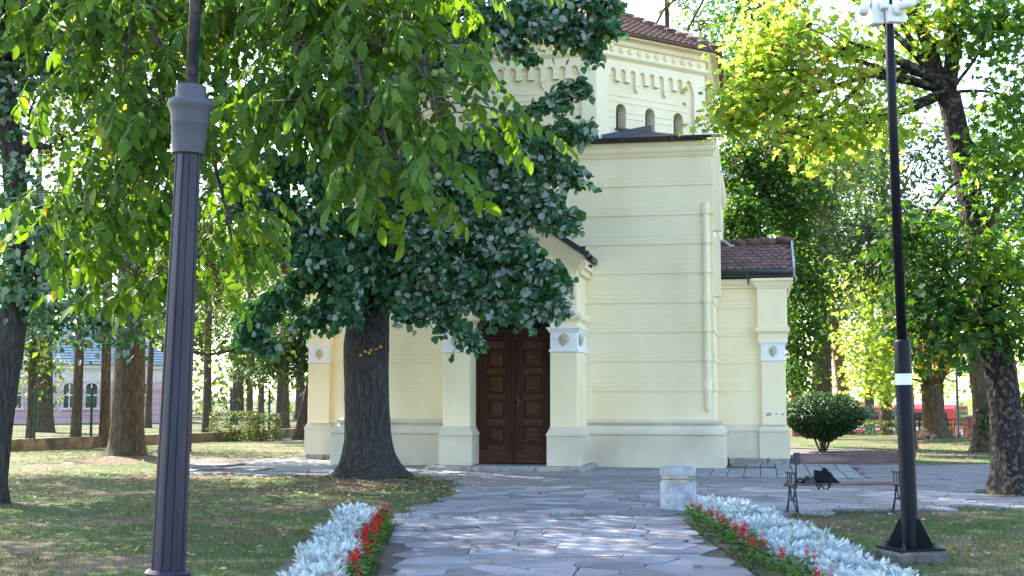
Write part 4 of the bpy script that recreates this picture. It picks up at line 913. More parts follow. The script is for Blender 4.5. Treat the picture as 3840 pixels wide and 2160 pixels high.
# yellow sprig on the trunk
p = PX(935, 880, d0 - .47); mb = MB(); P3 = [PX(945, 880, d0 - .55) - b0, PX(940, 892, d0 - .47) - b0]
mb.tube(P3, [.005, .008], 5); mb.obj('sprig_stem', M['twig'], T)
for (x, y) in ((915, 884), (930, 880), (948, 876), (962, 872), (925, 888), (905, 892)):
    v, l, s = batch(T_LIN, frames(np.array([[rng.normal(), -.3, -.2]]), np.array([[0, -1., .5]])), np.array([PX(x, y, d0 - .62) - b0]), np.array([.075])); obj_from(fast_mesh('sprig_leaf', v, l, s, M['yellow']), 'sprig_leaf', T)

# ---------------- walnut: its boughs hang into the picture from the left
WB = np.array([-6.2, 9.0, 0.]); T = thing('walnut_tree', 'walnut tree with bright green compound leaves and nuts hanging over the lawn', 'tree', tuple(WB))
wtk = [(WB[0], WB[1], -.05, .32), (WB[0], WB[1], .5, .27), (WB[0] + .1, WB[1], 2.2, .24), (WB[0] + .3, WB[1], 4.0, .22), (WB[0] + .5, WB[1] + .1, 5.5, .15), (WB[0] + .6, WB[1], 7.5, .08)]
vs, fs = trunk_mesh([(x - WB[0], y - WB[1], z, r) for x, y, z, r in wtk], n=20, flare=.15, ridges=.03, seed=5); link_mesh('trunk', vs, fs, M['bark_b'], T, True)
def lerp_poly(W3, k=4):
    t = np.linspace(0, len(W3) - 1, (len(W3) - 1) * k + 1); q = np.stack([np.interp(t, range(len(W3)), W3[:, i]) for i in range(3)], 1)
    for _ in range(2): q[1:-1] = (q[:-2] + 2 * q[1:-1] + q[2:]) / 4
    q[1:-1] += rng.normal(size=q[1:-1].shape) * .012; return q
HANG = [ # hanging branches: px polyline, number of compound leaves
 ([(830, -90, 8.2), (850, 60, 8.0), (890, 200, 7.8), (920, 330, 7.6), (960, 450, 7.5)], 46), ([(940, -90, 8.0), (980, 60, 7.8), (1040, 200, 7.6), (1080, 330, 7.5), (1095, 430, 7.5)], 46), ([(760, -90, 8.4), (745, 60, 8.2), (760, 220, 8.0), (800, 350, 7.9), (850, 450, 7.8)], 42),
 ([(900, 250, 7.8), (940, 420, 7.6), (985, 520, 7.5), (990, 560, 7.5)], 16), ([(1060, -90, 7.8), (1130, 0, 7.6), (1190, 40, 7.5)], 22), ([(760, 220, 8), (720, 330, 8), (710, 420, 8)], 14), ([(900, -60, 8.4), (800, 0, 8.3), (760, 40, 8.3)], 22),
 ([(620, -90, 9), (560, 20, 8.8), (600, 140, 8.6), (615, 260, 8.6)], 22), ([(640, -40, 9), (540, 60, 8.8), (470, 60, 8.8), (400, 130, 8.6)], 30), ([(420, -90, 9), (380, 40, 8.8), (330, 180, 8.6), (300, 330, 8.4)], 36), ([(300, -90, 9), (230, 20, 8.8), (170, 140, 8.6), (110, 180, 8.5)], 34),
 ([(140, -90, 9), (110, 10, 8.8), (60, 90, 8.6)], 16), ([(380, 130, 8.6), (420, 280, 8.5), (400, 400, 8.4)], 24), ([(500, 300, 8.8), (420, 380, 8.6), (330, 420, 8.4), (250, 520, 8.3)], 28), ([(420, 380, 8.6), (380, 500, 8.4), (300, 560, 8.3), (200, 640, 8.2)], 30), ([(200, 640, 8.2), (130, 650, 8.2)], 10), ([(300, 560, 8.3), (290, 640, 8.2), (280, 700, 8.2)], 12),
 ([(520, 420, 9), (540, 540, 8.9), (560, 650, 8.8), (580, 700, 8.8)], 26), ([(380, 640, 9), (360, 740, 8.9), (340, 830, 8.8)], 12), ([(460, 760, 9), (400, 800, 8.9), (370, 850, 8.8)], 9), ([(500, 740, 9), (500, 790, 8.9)], 7), ([(230, 200, 8.8), (240, 300, 8.7), (210, 380, 8.6)], 14), ([(560, 300, 8.8), (560, 420, 8.8)], 10), ([(680, -60, 8.6), (690, 60, 8.4), (660, 140, 8.4)], 14), ([(1000, 500, 7.5), (995, 590, 7.5)], 6)]
mb = MB(); LP, LD = [], []; ends = []
top = np.array([WB[0] + .4, WB[1], 4.8])
for k, (pl, n) in enumerate(HANG):
    W3 = np.array([PX(p[0], p[1] - (0 if j == 0 and p[1] < 0 else 120), p[2]) for j, p in enumerate(pl)]); q = lerp_poly(W3)
    mb.tube([p - WB for p in q], np.linspace(.021, .006, len(q)), 6)
    if pl[0][1] < 0: ends.append(W3[0])
    K = int(n * 2.3); u = rng.random(K) ** .9; i = u * (len(q) - 1.001); i0 = i.astype(int); f = (i - i0)[:, None]; att = q[i0] * (1 - f) + q[i0 + 1] * f
    off = rng.normal(size=(K, 3)) * np.array([.16, .16, .10])
    for j in range(K):
        a, e = att[j], att[j] + off[j]
        if j % 2 == 0: mb.tube([a - WB, (a + e) / 2 - WB + np.array([0, 0, .03]), e - WB], [.006, .005, .004], 4, cap=False)
    LP.append(att + off); LD.append(off / np.maximum(np.linalg.norm(off, axis=1, keepdims=True), .01))
for x0, y0, d0_ in ((520, 30, 8.8), (560, 55, 8.8), (410, 160, 8.6)):      # bare grey twigs near the lamp
    p = PX(x0, y0, d0_); q = [p]; 
    for k in range(5): p = p + np.array([rng.normal() * .09, rng.normal() * .04, -.10 + rng.normal() * .08]); q.append(p)
    mb.tube([x - WB for x in q], np.linspace(.010, .003, 6), 5)
for e in ends:
    m1 = top + np.array([0, 0, .7]); m2 = e + np.array([-.3, 0, .9]); mb.tube([x - WB for x in curved(top, m2, -.4, 5, .04)] + [e - WB], list(np.linspace(.07, .03, 6)) + [.017], 7)
o = mb.obj('branches', M['twig'], T, True); o['kind'] = 'stuff'
# more boughs out of view that shade and close the crown
pos = np.concatenate(LP); out = np.concatenate(LD)
NB = 230; cc = np.array([WB[0] + 1.2, WB[1] + .3, 6.0]) + unit(rng.normal(size=(NB, 3))) * np.array([3.6, 2.6, 1.5]) * (rng.random(NB) ** .5)[:, None]
pos = np.concatenate([pos, cc]); out = np.concatenate([out, unit(rng.normal(size=(NB, 3)))])
# compound leaf: a stalk with seven drooping leaflets
WN = np.array([(0, 0, 0), (.16, -.16, .03), (.48, -.26, .02), (.82, -.16, -.05), (1, 0, -.15), (.82, .16, -.05), (.48, .26, .02), (.16, .16, .03), (.5, 0, -.02)]); WF = [(0, 1, 2, 8), (8, 2, 3, 4), (0, 8, 6, 7), (8, 4, 5, 6)]
def compound(seed):
    r = np.random.default_rng(seed); V, Fc = [], []; Ls = .34
    def stalk(t): return np.array([Ls * t, 0, -.10 * t * t])
    for i in range(5):
        a, b = stalk(i / 5), stalk((i + 1) / 5); n = len(V); V += [a + np.array([0, .003, 0]), a - np.array([0, .003, 0]), b - np.array([0, .003, 0]), b + np.array([0, .003, 0])]; Fc.append((n, n + 1, n + 2, n + 3))
    spec = [(1.0, 0, .15)] + [(t, s, L) for t, L in ((.86, .135), (.64, .125), (.42, .10)) for s in (-1, 1)]
    for t, s, L in spec:
        p = stalk(t); ang = s * r.uniform(.75, 1.1) if s else r.uniform(-.1, .1); drp = r.uniform(.35, .95)
        dd = np.array([[math.cos(ang) * math.cos(drp), math.sin(ang) * math.cos(drp), -math.sin(drp)]]); nn_ = np.array([[.2 * r.normal(), s * .35 + .2 * r.normal(), 1.]])
        R = frames(dd, nn_)[0]; n = len(V); V += list((WN * L * r.uniform(.85, 1.15)) @ R.T + p); Fc += [tuple(i + n for i in f) for f in WF]
    return np.array(V), Fc
CV_ = [compound(s) for s in range(6)]
N = len(pos); d = out * .9 + rng.normal(size=(N, 3)) * .5; d[:, 2] = -.75 + rng.normal(size=N) * .35; d[:, 1] -= .25; nn = rng.normal(size=(N, 3)) * .35; nn[:, 2] += 1; nn[:, 1] -= .45; size = rng.uniform(.58, .92, N)
R = frames(d, nn); cm = []
for V, Fc in CV_:
    me_ = bpy.data.meshes.new('compound_leaf'); me_.from_pydata([tuple(v) for v in V], [], Fc); me_.update(); me_.materials.append(M['walnut']); cm.append(me_)
dist = np.linalg.norm(pos - CAM, axis=1); inview = (np.abs(pos[:, 0] / pos[:, 1]) < .40) & (pos[:, 2] < EYE + .33 * pos[:, 1]); order = np.argsort(np.where(inview, dist, 1e9))
for i in order[:300]:
    o = obj_from(cm[int(rng.integers(6))], 'compound_leaf', T); o.matrix_basis = Matrix.Translation(Vector(pos[i] - WB)) @ Matrix(R[i].tolist()).to_4x4() @ Matrix.Scale(float(size[i]), 4)
AV, AL, AS = [], [], []; nv = nl = 0
for c in range(6):
    ids = order[300:][c::6]; v, l, s = batch(CV_[c], R[ids], pos[ids] - WB, size[ids]); AV.append(v); AL.append(l + nv); AS.append(s + nl); nv += len(v); nl += len(l)
o = obj_from(fast_mesh('foliage', np.concatenate(AV), np.concatenate(AL), np.concatenate(AS), M['walnut']), 'foliage', T); o['kind'] = 'stuff'
nb = MB(); nb.lathe([(.001, -.024), (.012, -.021), (.020, -.010), (.0225, 0), (.020, .011), (.012, .020), (.001, .024)], n=10, cap=False); nm = None
for k in range(46):
    i = order[int(rng.integers(300))]; p = pos[i] + np.array([rng.normal() * .03, -.03, -.05 - .05 * rng.random()])
    for j in range(1 + int(rng.random() < .5)):
        if nm is None: o = nb.obj('walnut_fruit', M['nut'], T, True); nm = o.data
        else: o = obj_from(nm, 'walnut_fruit', T)
        o.location = Vector(p - WB + np.array([.042 * j, .01 * j, .01 * j])); o.rotation_euler = (rng.normal() * .4, rng.normal() * .4, 0)

# ---------------- other trees on the left
# A: dark trunk at the frame's left edge
A0 = np.array([*(PX(-32, 1000, 20.5)[:2]), 0]); 
tree('leaning_linden', 'dark leaning linden trunk at the left edge of the lawn', A0, [(A0[0], A0[1], -.05, .30)] + pxt([(-5, 1020, 20.5, .25), (25, 850, 20.5, .23), (42, 700, 20.5, .22), (45, 560, 20.6, .20), (35, 420, 20.7, .18), (15, 250, 20.8, .16), (5, 50, 20.8, .13), (0, -200, 20.8, .1)]),
     [pxb(20, 60, 20.5, 130, 90, 1500), pxb(-60, 250, 20.6, 150, 120, 900), pxb(45, 540, 20.2, 55, 130, 700), pxb(90, 700, 20.3, 90, 70, 600), pxb(60, -200, 20.6, 250, 150, 1600), pxb(130, 160, 21, 90, 90, 500), pxb(-120, -100, 20.5, 200, 260, 1500), pxb(250, 815, 24, 110, 60, 420), pxb(150, 770, 23, 100, 85, 480), pxb(390, 760, 25, 110, 75, 420), pxb(180, 630, 23, 150, 100, 600), pxb(60, 790, 22, 80, 60, 260), (-7.5, 22, 10.6, 3.8, 3.8, 1.5, 8000), (-5.0, 18.8, 10.3, 3.2, 2.8, 1.3, 5500), (-9.5, 25.5, 10.4, 3.4, 3.2, 1.4, 6000), (-10.5, 19, 9.5, 3.2, 3.2, 2.0, 5500), (-4.2, 23, 11.2, 3.0, 2.8, 1.3, 5000), (-12.5, 23, 9.5, 3.0, 3.0, 2.0, 4500), (-8, 16.5, 9.0, 3.0, 2.6, 1.6, 4500), (-7, 19.5, 11.8, 3.4, 3.2, 1.2, 6000), (-6.3, 22.6, 12.6, 3.2, 3.0, 1.1, 5000), (-5.2, 16.6, 10.8, 3.0, 2.6, 1.2, 5000), (-13, 27, 10.4, 3.2, 3.2, 1.6, 5500), (-10.3, 28.5, 11.6, 3.0, 2.6, 1.0, 4500)],  # lumps given in metres are overhead crown added to shade path and lawn
     ('l', .12), 'linden', 'bark', None, .12, [(list(PX(*p) for p in ((42, 400, 20.7), (80, 365, 20.6), (130, 370, 20.5))), [.10, .08, .04])], flip=.2, droop=.7, seed=11)
# B: brown trunk with sunlit ground round it
zb = g1(TRB[0], TRB[1])
def hz(x, y, d, r): return (*PX(x, y, d), r)
tree('lawn_linden', 'brown straight linden trunk on the lawn before the mesh fence', (TRB[0], TRB[1], zb), [(TRB[0], TRB[1], zb - .06, .44)] + pxt([(320, 1080, TRB[1], .42), (325, 950, TRB[1], .39), (328, 800, TRB[1], .36), (330, 600, TRB[1], .30), (335, 300, TRB[1], .24), (340, 0, TRB[1], .2), (340, -300, TRB[1], .14), (345, -500, TRB[1], .08)]),
     [pxb(480, 850, 34, 60, 50, 300), pxb(420, 560, 35, 130, 120, 1200), pxb(320, 380, 36, 200, 130, 1500), pxb(150, 350, 36, 130, 130, 900), pxb(330, 120, 36, 220, 140, 1300), pxb(560, 700, 34.5, 60, 70, 400), pxb(640, 860, 32, 60, 45, 300), pxb(560, 330, 37, 110, 110, 900), pxb(620, 560, 37, 90, 100, 700), pxb(480, 700, 36, 100, 90, 700), (-13, 31.5, 10.3, 3.2, 2.8, 1.5, 4500), (-16, 33.5, 10.5, 3.2, 2.8, 1.6, 4500), (-17, 29.5, 9.5, 3.0, 2.8, 1.6, 3500), (-10, 33.5, 11.5, 2.8, 2.4, 1.2, 3000), (-11, 36.5, 14.5, 3.6, 3.2, 1.8, 5500), (-10, 37.5, 18, 3.8, 3.4, 2.0, 6000), (-12.5, 37, 20.5, 3.4, 3.0, 1.6, 4500), (-8, 36.5, 16.5, 2.8, 2.8, 1.5, 3500), (-7, 36.8, 19.8, 3.0, 2.8, 1.6, 4200)],  # last lumps, given in metres, are crown added to shade lawn and court
     ('l', .14), 'linden_b', 'bark_b', None, .10, flip=.15, droop=.8, seed=12)
# trees beyond the fence
BG = [((75, 1105, 44), .17, 'bark_b'), ((110, 1062, 62), .55, 'bark_b'), ((190, 1102, 43), .21, 'bark_b'), ((262, 1100, 43.5), .22, 'bark_b'), ((520, 1086, 56), .24, 'bark_b'), ((628, 1060, 75), .25, 'bark_b'), ((655, 1055, 80), .25, 'bark_b'), ((702, 1080, 60), .23, 'bark_b'), ((718, 1080, 60), .22, 'bark_b'), ((590, 1058, 78), .22, 'bark_b'), ((372, 1066, 70), .22, 'bark_b')]
LB = ['slim ivy-clad trunk behind the fence, second tree from the left edge', 'thick ivy-covered trunk beyond the fence left of the pink house', 'straight grey-brown trunk in front of the pink house, left of two', 'slightly bent trunk in front of the pink house, right of two', 'slim bent trunk standing behind the clipped hedge', 'far trunk behind the hedge, left of a pair', 'far trunk behind the hedge, right of a pair', 'dark slim trunk of a twin pair right of the hedge', 'lighter slim trunk of a twin pair right of the hedge', 'faint far trunk above the hedge', 'far leaning trunk right of the pink house windows']
for k, ((x, y, dd), r, bk) in enumerate(BG):
    g = PX(x, y, dd); bx, by = g[0], g[1]; zb = g1(bx, by); lean = rng.normal() * .3; hgt = rng.uniform(11, 15)
    bl = []
    for j in range(6):
        zz = rng.uniform(4.5 if k > 1 else 4.0, hgt); bl.append((bx + lean * zz / hgt + rng.normal() * 1.6, by + rng.normal() * 1.4 + .5, zz, rng.uniform(1.4, 2.4), rng.uniform(1.3, 2.0), rng.uniform(.9, 1.6), (130 if k in (0, 2, 3) else 300)))
    if k in (0, 1): bl += [(bx, by, 2.8, .6, .5, 1.3, 300)]
    lm_ = ('linden_b', 'pale', 'maple_d', 'linden_b', 'conifer', 'linden_b', 'maple', 'conifer', 'linden_b', 'pale', 'pale')[k]
    tree('park_tree', LB[k], (bx, by, zb), [(bx, by, zb - .05, r * .9), (bx + lean * .05, by, 1.2, r * .76), (bx + lean * .2, by, 3.5, r * .7), (bx + lean * .5, by, 7, r * .7), (bx + lean, by, hgt - 1, r * .3)], bl, ('q', .24) if lm_ != 'conifer' else ('s', .34), lm_, bk, 'park trees beyond the fence', .05, droop=.6, seed=20 + k, sigma=.35)
# the leaning tree at the end of the low wall, with grey-green feathery crown
g = PX(762, 1103, 51); tree('leaning_tree', 'thick brown trunk leaning right beside the left end of the chapel', (g[0], g[1], 0), [(g[0], g[1], -.05, .36)] + pxt([(765, 1060, 51, .29), (778, 1000, 51, .27), (793, 930, 51, .25), (815, 830, 51, .2), (830, 700, 51, .15)]),
     [pxb(740, 850, 47, 90, 60, 2000), pxb(690, 900, 47, 70, 45, 1000), pxb(770, 920, 47, 45, 40, 600), pxb(640, 930, 49, 60, 40, 600), pxb(800, 760, 48, 110, 90, 1500), pxb(700, 780, 48, 90, 70, 1000)], ('s', .26), 'conifer', 'bark_b', None, .1, droop=.7, seed=40, sigma=.3)
x, y = -5.6, 45.0  # added tree, placed so its high crown shades the court
tree('shade_linden', 'very tall linden added behind the left side of the chapel to shade the court', (x, y, 0), [(x, y, -.05, .5), (x, y, 4, .4), (x + .2, y, 12, .28), (x, y, 21, .1)], [(x, y - 2, 14, 3.6, 2.6, 2, 3500), (x + 2.5, y - 1, 17.5, 3.4, 2.8, 2, 3800), (x - 2.5, y - 2, 18, 3.4, 2.8, 2, 3800), (x + .5, y - 1.5, 21, 3.4, 2.8, 1.8, 3500), (x + 4.5, y, 20, 2.8, 2.6, 1.8, 2500), (x, y, 9, 3, 2, 2, 1200)], ('q', .2), 'linden_b', 'bark_b', None, .2, seed=45, sigma=.35)
# tall backdrop trees far left / behind the chapel
BT = [(-44, 96, 'linden_b'), (-36, 100, 'maple_d'), (-28, 104, 'linden_b'), (-16, 98, 'pale'), (-8, 96, 'linden_b'), (-21, 100, 'linden_b'), (-3, 104, 'maple_d'), (-12, 106, 'linden_b'), (-33, 112, 'linden_b'), (-50, 104, 'maple_d')]
BL = ['tall park tree behind the pink house, far left', 'tall dark tree behind the ivy trunks', 'tall tree rising over the pink roof', 'pale-leaved tree in the gap right of the lamp post', 'tall tree behind the chapel, left of its drum', 'broad distant tree behind the right end of the pink house', 'dark distant tree hidden behind the chapel', 'distant tree behind the clipped hedge', 'farthest tree behind the middle of the pink house', 'farthest dark tree at the left']
for k, (x, y, lm_) in enumerate(BT):
    bl = [(x + rng.normal() * 2.4, y + rng.normal() * 1.5, rng.uniform(4 if k not in (0, 1, 2) else 6, 16), rng.uniform(2.0, 3.2), 2.2, rng.uniform(1.4, 2.3), 700) for j in range(9)]
    tree('tall_tree', BL[k], (x, y, 0), [(x, y, -.05, .38), (x, y, 3, .3), (x + .2, y, 9, .2), (x, y, 15, .08)], bl, ('q', .30), lm_, 'bark_b', 'tall trees closing the park', .15, seed=50 + k, sigma=.45, per=14)

# ---------------- right side
# maple beside the court
mx, my = MAP[0], MAP[1]
mtk = [(mx, my, -.05, .34)] + pxt([(2545, 1180, my, .29), (2535, 1050, my, .27), (2515, 900, my, .26), (2490, 760, my, .245), (2460, 600, my, .23), (2432, 450, my, .21), (2405, 330, my, .20), (2385, 235, my, .20)])
def L3(l): return [PX(*p) for p in l]
limbs = [(L3([(2385, 240, my), (2355, 200, my - .2), (2300, 170, my - .4), (2240, 140, my - .6), (2180, 120, my - .8), (2120, 100, my - 1)]), [.13, .11, .08, .06, .04, .02]),
         (L3([(2380, 230, my), (2350, 195, my), (2280, 175, my), (2190, 188, my - .2), (2060, 230, my - .4), (1950, 250, my - .5), (1880, 255, my - .5)]), [.10, .09, .07, .05, .04, .03, .015]),
         (L3([(2385, 235, my), (2395, 150, my), (2390, 60, my), (2400, -80, my), (2420, -300, my)]), [.15, .13, .12, .10, .05]),
         (L3([(2400, 330, my), (2340, 120, my + .1), (2300, 40, my + .2), (2260, -40, my + .2), (2200, -200, my)]), [.14, .13, .12, .10, .05]),
         (L3([(2470, 650, my), (2500, 560, my - .2), (2520, 480, my - .4), (2570, 420, my - .6)]), [.10, .08, .06, .03]),
         (L3([(2190, 188, my - .2), (2120, 260, my - .4), (2040, 310, my - .6), (1960, 340, my - .7)]), [.05, .04, .03, .015]), (L3([(2040, 60, my - .5), (1980, 110, my - .6), (1900, 150, my - .6)]), [.04, .03, .012])]
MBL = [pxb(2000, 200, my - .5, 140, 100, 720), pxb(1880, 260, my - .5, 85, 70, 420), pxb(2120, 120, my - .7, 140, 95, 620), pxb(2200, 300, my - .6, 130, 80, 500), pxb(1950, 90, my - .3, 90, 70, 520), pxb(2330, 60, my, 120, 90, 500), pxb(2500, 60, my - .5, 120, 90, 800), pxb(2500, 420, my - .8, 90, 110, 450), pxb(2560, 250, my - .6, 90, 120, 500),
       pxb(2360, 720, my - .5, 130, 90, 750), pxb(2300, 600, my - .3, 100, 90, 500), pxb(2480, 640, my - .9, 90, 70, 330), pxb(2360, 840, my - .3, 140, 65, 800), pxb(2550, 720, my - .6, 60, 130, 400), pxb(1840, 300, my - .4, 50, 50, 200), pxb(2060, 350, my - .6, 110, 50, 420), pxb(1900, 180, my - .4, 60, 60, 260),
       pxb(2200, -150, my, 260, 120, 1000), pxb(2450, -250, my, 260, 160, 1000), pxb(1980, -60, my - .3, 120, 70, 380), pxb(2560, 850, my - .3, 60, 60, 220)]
MBL = [mk(b, 'maple_m') if (i in (6, 7, 8, 11, 13) ) else (mk(b, 'maple_d') if i in (9, 10, 12, 20) else b) for i, b in enumerate(MBL)]  # bright upper-left, darker right and lower leaves: backlight put into the colour
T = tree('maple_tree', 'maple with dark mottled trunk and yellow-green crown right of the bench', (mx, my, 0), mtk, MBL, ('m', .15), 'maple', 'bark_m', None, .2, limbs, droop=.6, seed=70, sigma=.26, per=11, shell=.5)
# its largest leaves as parts, russet seed bunches, golden patch further back
cr = [c for c in T.children if c.name.startswith('crown')][0]
K = 300; ii = rng.integers(0, len(MBL) - 6, K); bl = np.array([MBL[i][:6] for i in ii], float); dv = unit(rng.normal(size=(K, 3))); dv[:, 1] = -np.abs(dv[:, 1]); pos = bl[:, :3] + dv * bl[:, 3:6] * rng.uniform(.7, 1.1, (K, 1)); d, nn = rand_leaf(K, .6, dv); size = .16 * rng.uniform(.8, 1.25, K)
leaf_parts(T_MAP, np.arange(K), M['maple'], T)
for (x, y, n) in ((2030, 190, 40), (2045, 130, 30), (2090, 205, 30), (2175, 170, 30), (1930, 340, 30), (1850, 500 - 100, 20), (2000, 100, 20), (2170, 235, 20)):
    c = PX(x, y, my - 1.2); N = n; p = c + rng.normal(size=(N, 3)) * np.array([.10, .08, .16]); dd, n2 = rand_leaf(N, .9); v, l, s = batch(T_QUAD, frames(dd, n2), p - np.array([mx, my, 0]), .07 * rng.uniform(.7, 1.2, N)); o = obj_from(fast_mesh('seed_bunch', v, l, s, M['seed']), 'seed_bunch', T); o['kind'] = 'stuff'
# trunks further back on the right
g = PX(2350, 1110, 48.5); x, y = g[0], g[1]; zb = g1(x, y)
tree('forked_tree', 'thick forked brown trunk in front of the red bus', (x, y, zb), [(x, y, zb - .05, .50)] + pxt([(2348, 1060, y, .40), (2345, 1000, y, .40), (2343, 965, y, .42)]), [pxb(2230, 860, y, 130, 60, 1200), pxb(2400, 880, y, 110, 60, 900), pxb(2330, 780, y, 160, 80, 1200), pxb(2200, 960, y - .5, 80, 40, 500), pxb(2300, 650, y, 190, 110, 1200), pxb(2200, 730, y, 110, 90, 700)],
     ('m', .19), 'maple', 'bark_b', None, .25, [(L3([(2338, 965, y), (2325, 910, y), (2318, 850, y), (2300, 740, y)]), [.26, .22, .2, .12]), (L3([(2350, 970, y), (2372, 930, y), (2385, 860, y), (2400, 740, y)]), [.26, .22, .2, .12])], seed=80, sigma=.4)
g = PX(2482, 1134, 39.5); x, y = g[0], g[1]
T = tree('ivy_tree', 'grey-brown trunk with a patch of green ivy left of the maple', (x, y, 0), [(x, y, -.05, .42)] + pxt([(2480, 1060, y, .36), (2475, 980, y, .36), (2462, 900, y, .34), (2455, 800, y, .3), (2450, 600, y, .22)]), [pxb(2440, 560, y, 150, 90, 1000), pxb(2530, 450, y, 120, 130, 900), pxb(2520, 700, y, 90, 80, 600), pxb(2430, 380, y, 120, 100, 700)], ('m', .17), 'maple_d', 'bark_b', None, .15, seed=81, sigma=.35)
N = 260; c = PX(2490, 1060, y - .35); p = c + rng.normal(size=(N, 3)) * np.array([.16, .08, .48]); dd, n2 = rand_leaf(N, .8); n2[:, 1] -= 1; v, l, s = batch(T_LIN, frames(dd, n2), p - np.array([x, y, 0]), .11 * rng.uniform(.6, 1.2, N)); o = obj_from(fast_mesh('ivy', v, l, s, M['bush']), 'ivy', T); o['kind'] = 'stuff'
PINE = [((2293, 1129, 41.5), .155, 'straight red-brown pine trunk just right of the camera pole'), ((2008, 1000, 55), .26, 'reddish pine trunk showing above the round bush, left'), ((2128, 1010, 60), .30, 'reddish leaning pine trunk above the round bush, right')]
for k, ((px_, py_, dd), r, lb) in enumerate(PINE):
    g = PX(px_, py_, dd); x, y = g[0], g[1]; zb = g1(x, y); ln = (-.25, -.5, -.9)[k]
    bl = [(x + ln + rng.normal() * 1.3, y + rng.normal() * 1.2, rng.uniform(5.2, 13), rng.uniform(1.3, 2.1), 1.5, rng.uniform(.7, 1.2), 520) for j in range(8)]
    tree('pine_tree', lb, (x, y, zb), [(x, y, zb - .05, r * 1.2), (x + ln * .1, y, 1.5, r), (x + ln * .4, y, 4, r * .85), (x + ln, y, 8, r * .6), (x + ln, y, 12.5, r * .2)], bl, ('s', .30), ('conifer', 'pale', 'conifer')[k], 'bark_p', 'pines on the right lawn', .04, seed=90 + k, sigma=.3)
# dark tree right behind the chapel, forking above the side roof
g = PX(1900, 1100, Bw(8.2, 14.5)[1]); x, y = g[0], g[1]
tree('court_tree', 'dark tree forking above the tiled roof of the right side arm', (x, y, 0), [(x, y, -.05, .36), (x, y, 2, .3), (*PX(1897, 600, y)[:3], .27), (*PX(1893, 560, y), .27)],
     [pxb(1860, 560, y - 2, 60, 80, 1100), pxb(1990, 520, y, 90, 90, 1100), pxb(1900, 430, y, 130, 80, 1400), pxb(2020, 700, y, 60, 100, 900), pxb(2010, 850, y, 50, 90, 800), pxb(1850, 420, y - 1, 60, 80, 700), pxb(1990, 950, y + 1, 45, 40, 300), pxb(2000, 330, y, 120, 90, 900), pxb(1850, 200, y, 120, 150, 1200), pxb(1900, 20, y, 140, 120, 1000)], ('q', .19), 'maple_d', 'bark_m', None, .15, [(L3([(1893, 575, y), (1870, 520, y), (1840, 470, y)]), [.18, .14, .08]), (L3([(1897, 570, y), (1915, 520, y), (1925, 460, y)]), [.18, .14, .08])], nscale=1.9, seed=95, sigma=.28)
# big bright tree over the chapel roof, and the wall of trees at the right
RT = [(7.5, 62, 'pale', 5), (14, 58, 'pale', 3.6), (19, 66, 'linden_b', 3.4), (25, 60, 'maple_m', 3.4), (11, 72, 'maple', 5), (31, 70, 'maple_d', 3), (22, 80, 'pale', 4), (12.3, 52, 'pale', 4.2), (36, 60, 'maple_m', 3), (28, 46, 'maple_d', 4.5), (4, 78, 'linden_b', 5)]
RL = ['bright tree rising behind the drum roof', 'yellow-green tree between the chapel and the camera pole', 'linden behind the forked trunk', 'bright tree above the red bus', 'tall tree seen over the right side arm', 'dark tree at the far right', 'pale far tree right of the pole', 'pale willow-like tree left of the camera pole', 'bright tree beyond the right edge of the court', 'maple behind the ivy trunk', 'far tree hidden behind the drum']
for k, (x, y, lm_, zl_) in enumerate(RT):
    zb = g1(x, y); bl = [(x + rng.normal() * 2.3, y + rng.normal() * 1.5, rng.uniform(zl_, 16) if k else rng.uniform(13, 27), rng.uniform(1.7, 2.9), 2.0, rng.uniform(1.1, 2.0), 640) for j in range(9)]
    tree('broad_tree', RL[k], (x, y, zb), [(x, y, zb - .1, .34), (x, y, 3, .28), (x + .3, y, 8, .2), (x, y, 15 if k else 25, .08)], bl, ('q', .26), lm_, 'bark_b', 'trees closing the right side', .12, seed=100 + k, sigma=.42, per=14)
# golden leaves on the forked tree
T = [o for o in bpy.data.objects if o.name == 'forked_tree'][0]; tb = np.array(T.location)
for (x, y, n, sx) in ((2320, 875, 60, .5), (2370, 905, 60, .4), (2335, 925, 40, .3), (2300, 865, 30, .3)):
    c = PX(x, y, 46.5); p = c + rng.normal(size=(n, 3)) * np.array([sx, .3, .16]); dd, n2 = rand_leaf(n, .6); v, l, s = batch(T_MAP, frames(dd, n2), p - tb, .2 * rng.uniform(.7, 1.2, n)); o = obj_from(fast_mesh('golden_foliage', v, l, s, M['yellow']), 'golden_foliage', T); o['kind'] = 'stuff'
# bare dead branches in the right wall of leaves
for k, pl in enumerate(([(2250, 560, 30), (2200, 590, 30), (2140, 610, 30), (2060, 640, 30)], [(2240, 640, 30), (2190, 660, 30), (2110, 690, 30)])): pass

for nm, lb, x0, x1, y0, y1, hgt, lm_, n in (('far_wood', 'far-off wood closing the view behind the pink house', -75, 2, 118, 128, 9, 'linden_b', 9000), ('far_wood', 'far-off wood closing the view beyond the street on the right', 6, 85, 112, 124, 10, 'maple', 9000)):
    K = n // 12; c = np.stack([rng.uniform(x0, x1, K), rng.uniform(y0, y1, K), -1.8 + hgt * rng.random(K) ** .9], 1); p = np.repeat(c, 12, 0) + rng.normal(size=(K * 12, 3)) * .8; dd, n2 = rand_leaf(len(p), .5)
    v, l, s_ = batch(T_QUAD, frames(dd, n2), p, .7 * rng.uniform(.6, 1.2, len(p))); o = obj_from(fast_mesh(nm, v, l, s_, M[lm_]), nm); o['kind'] = 'stuff'; tag(o, lb, 'wood')
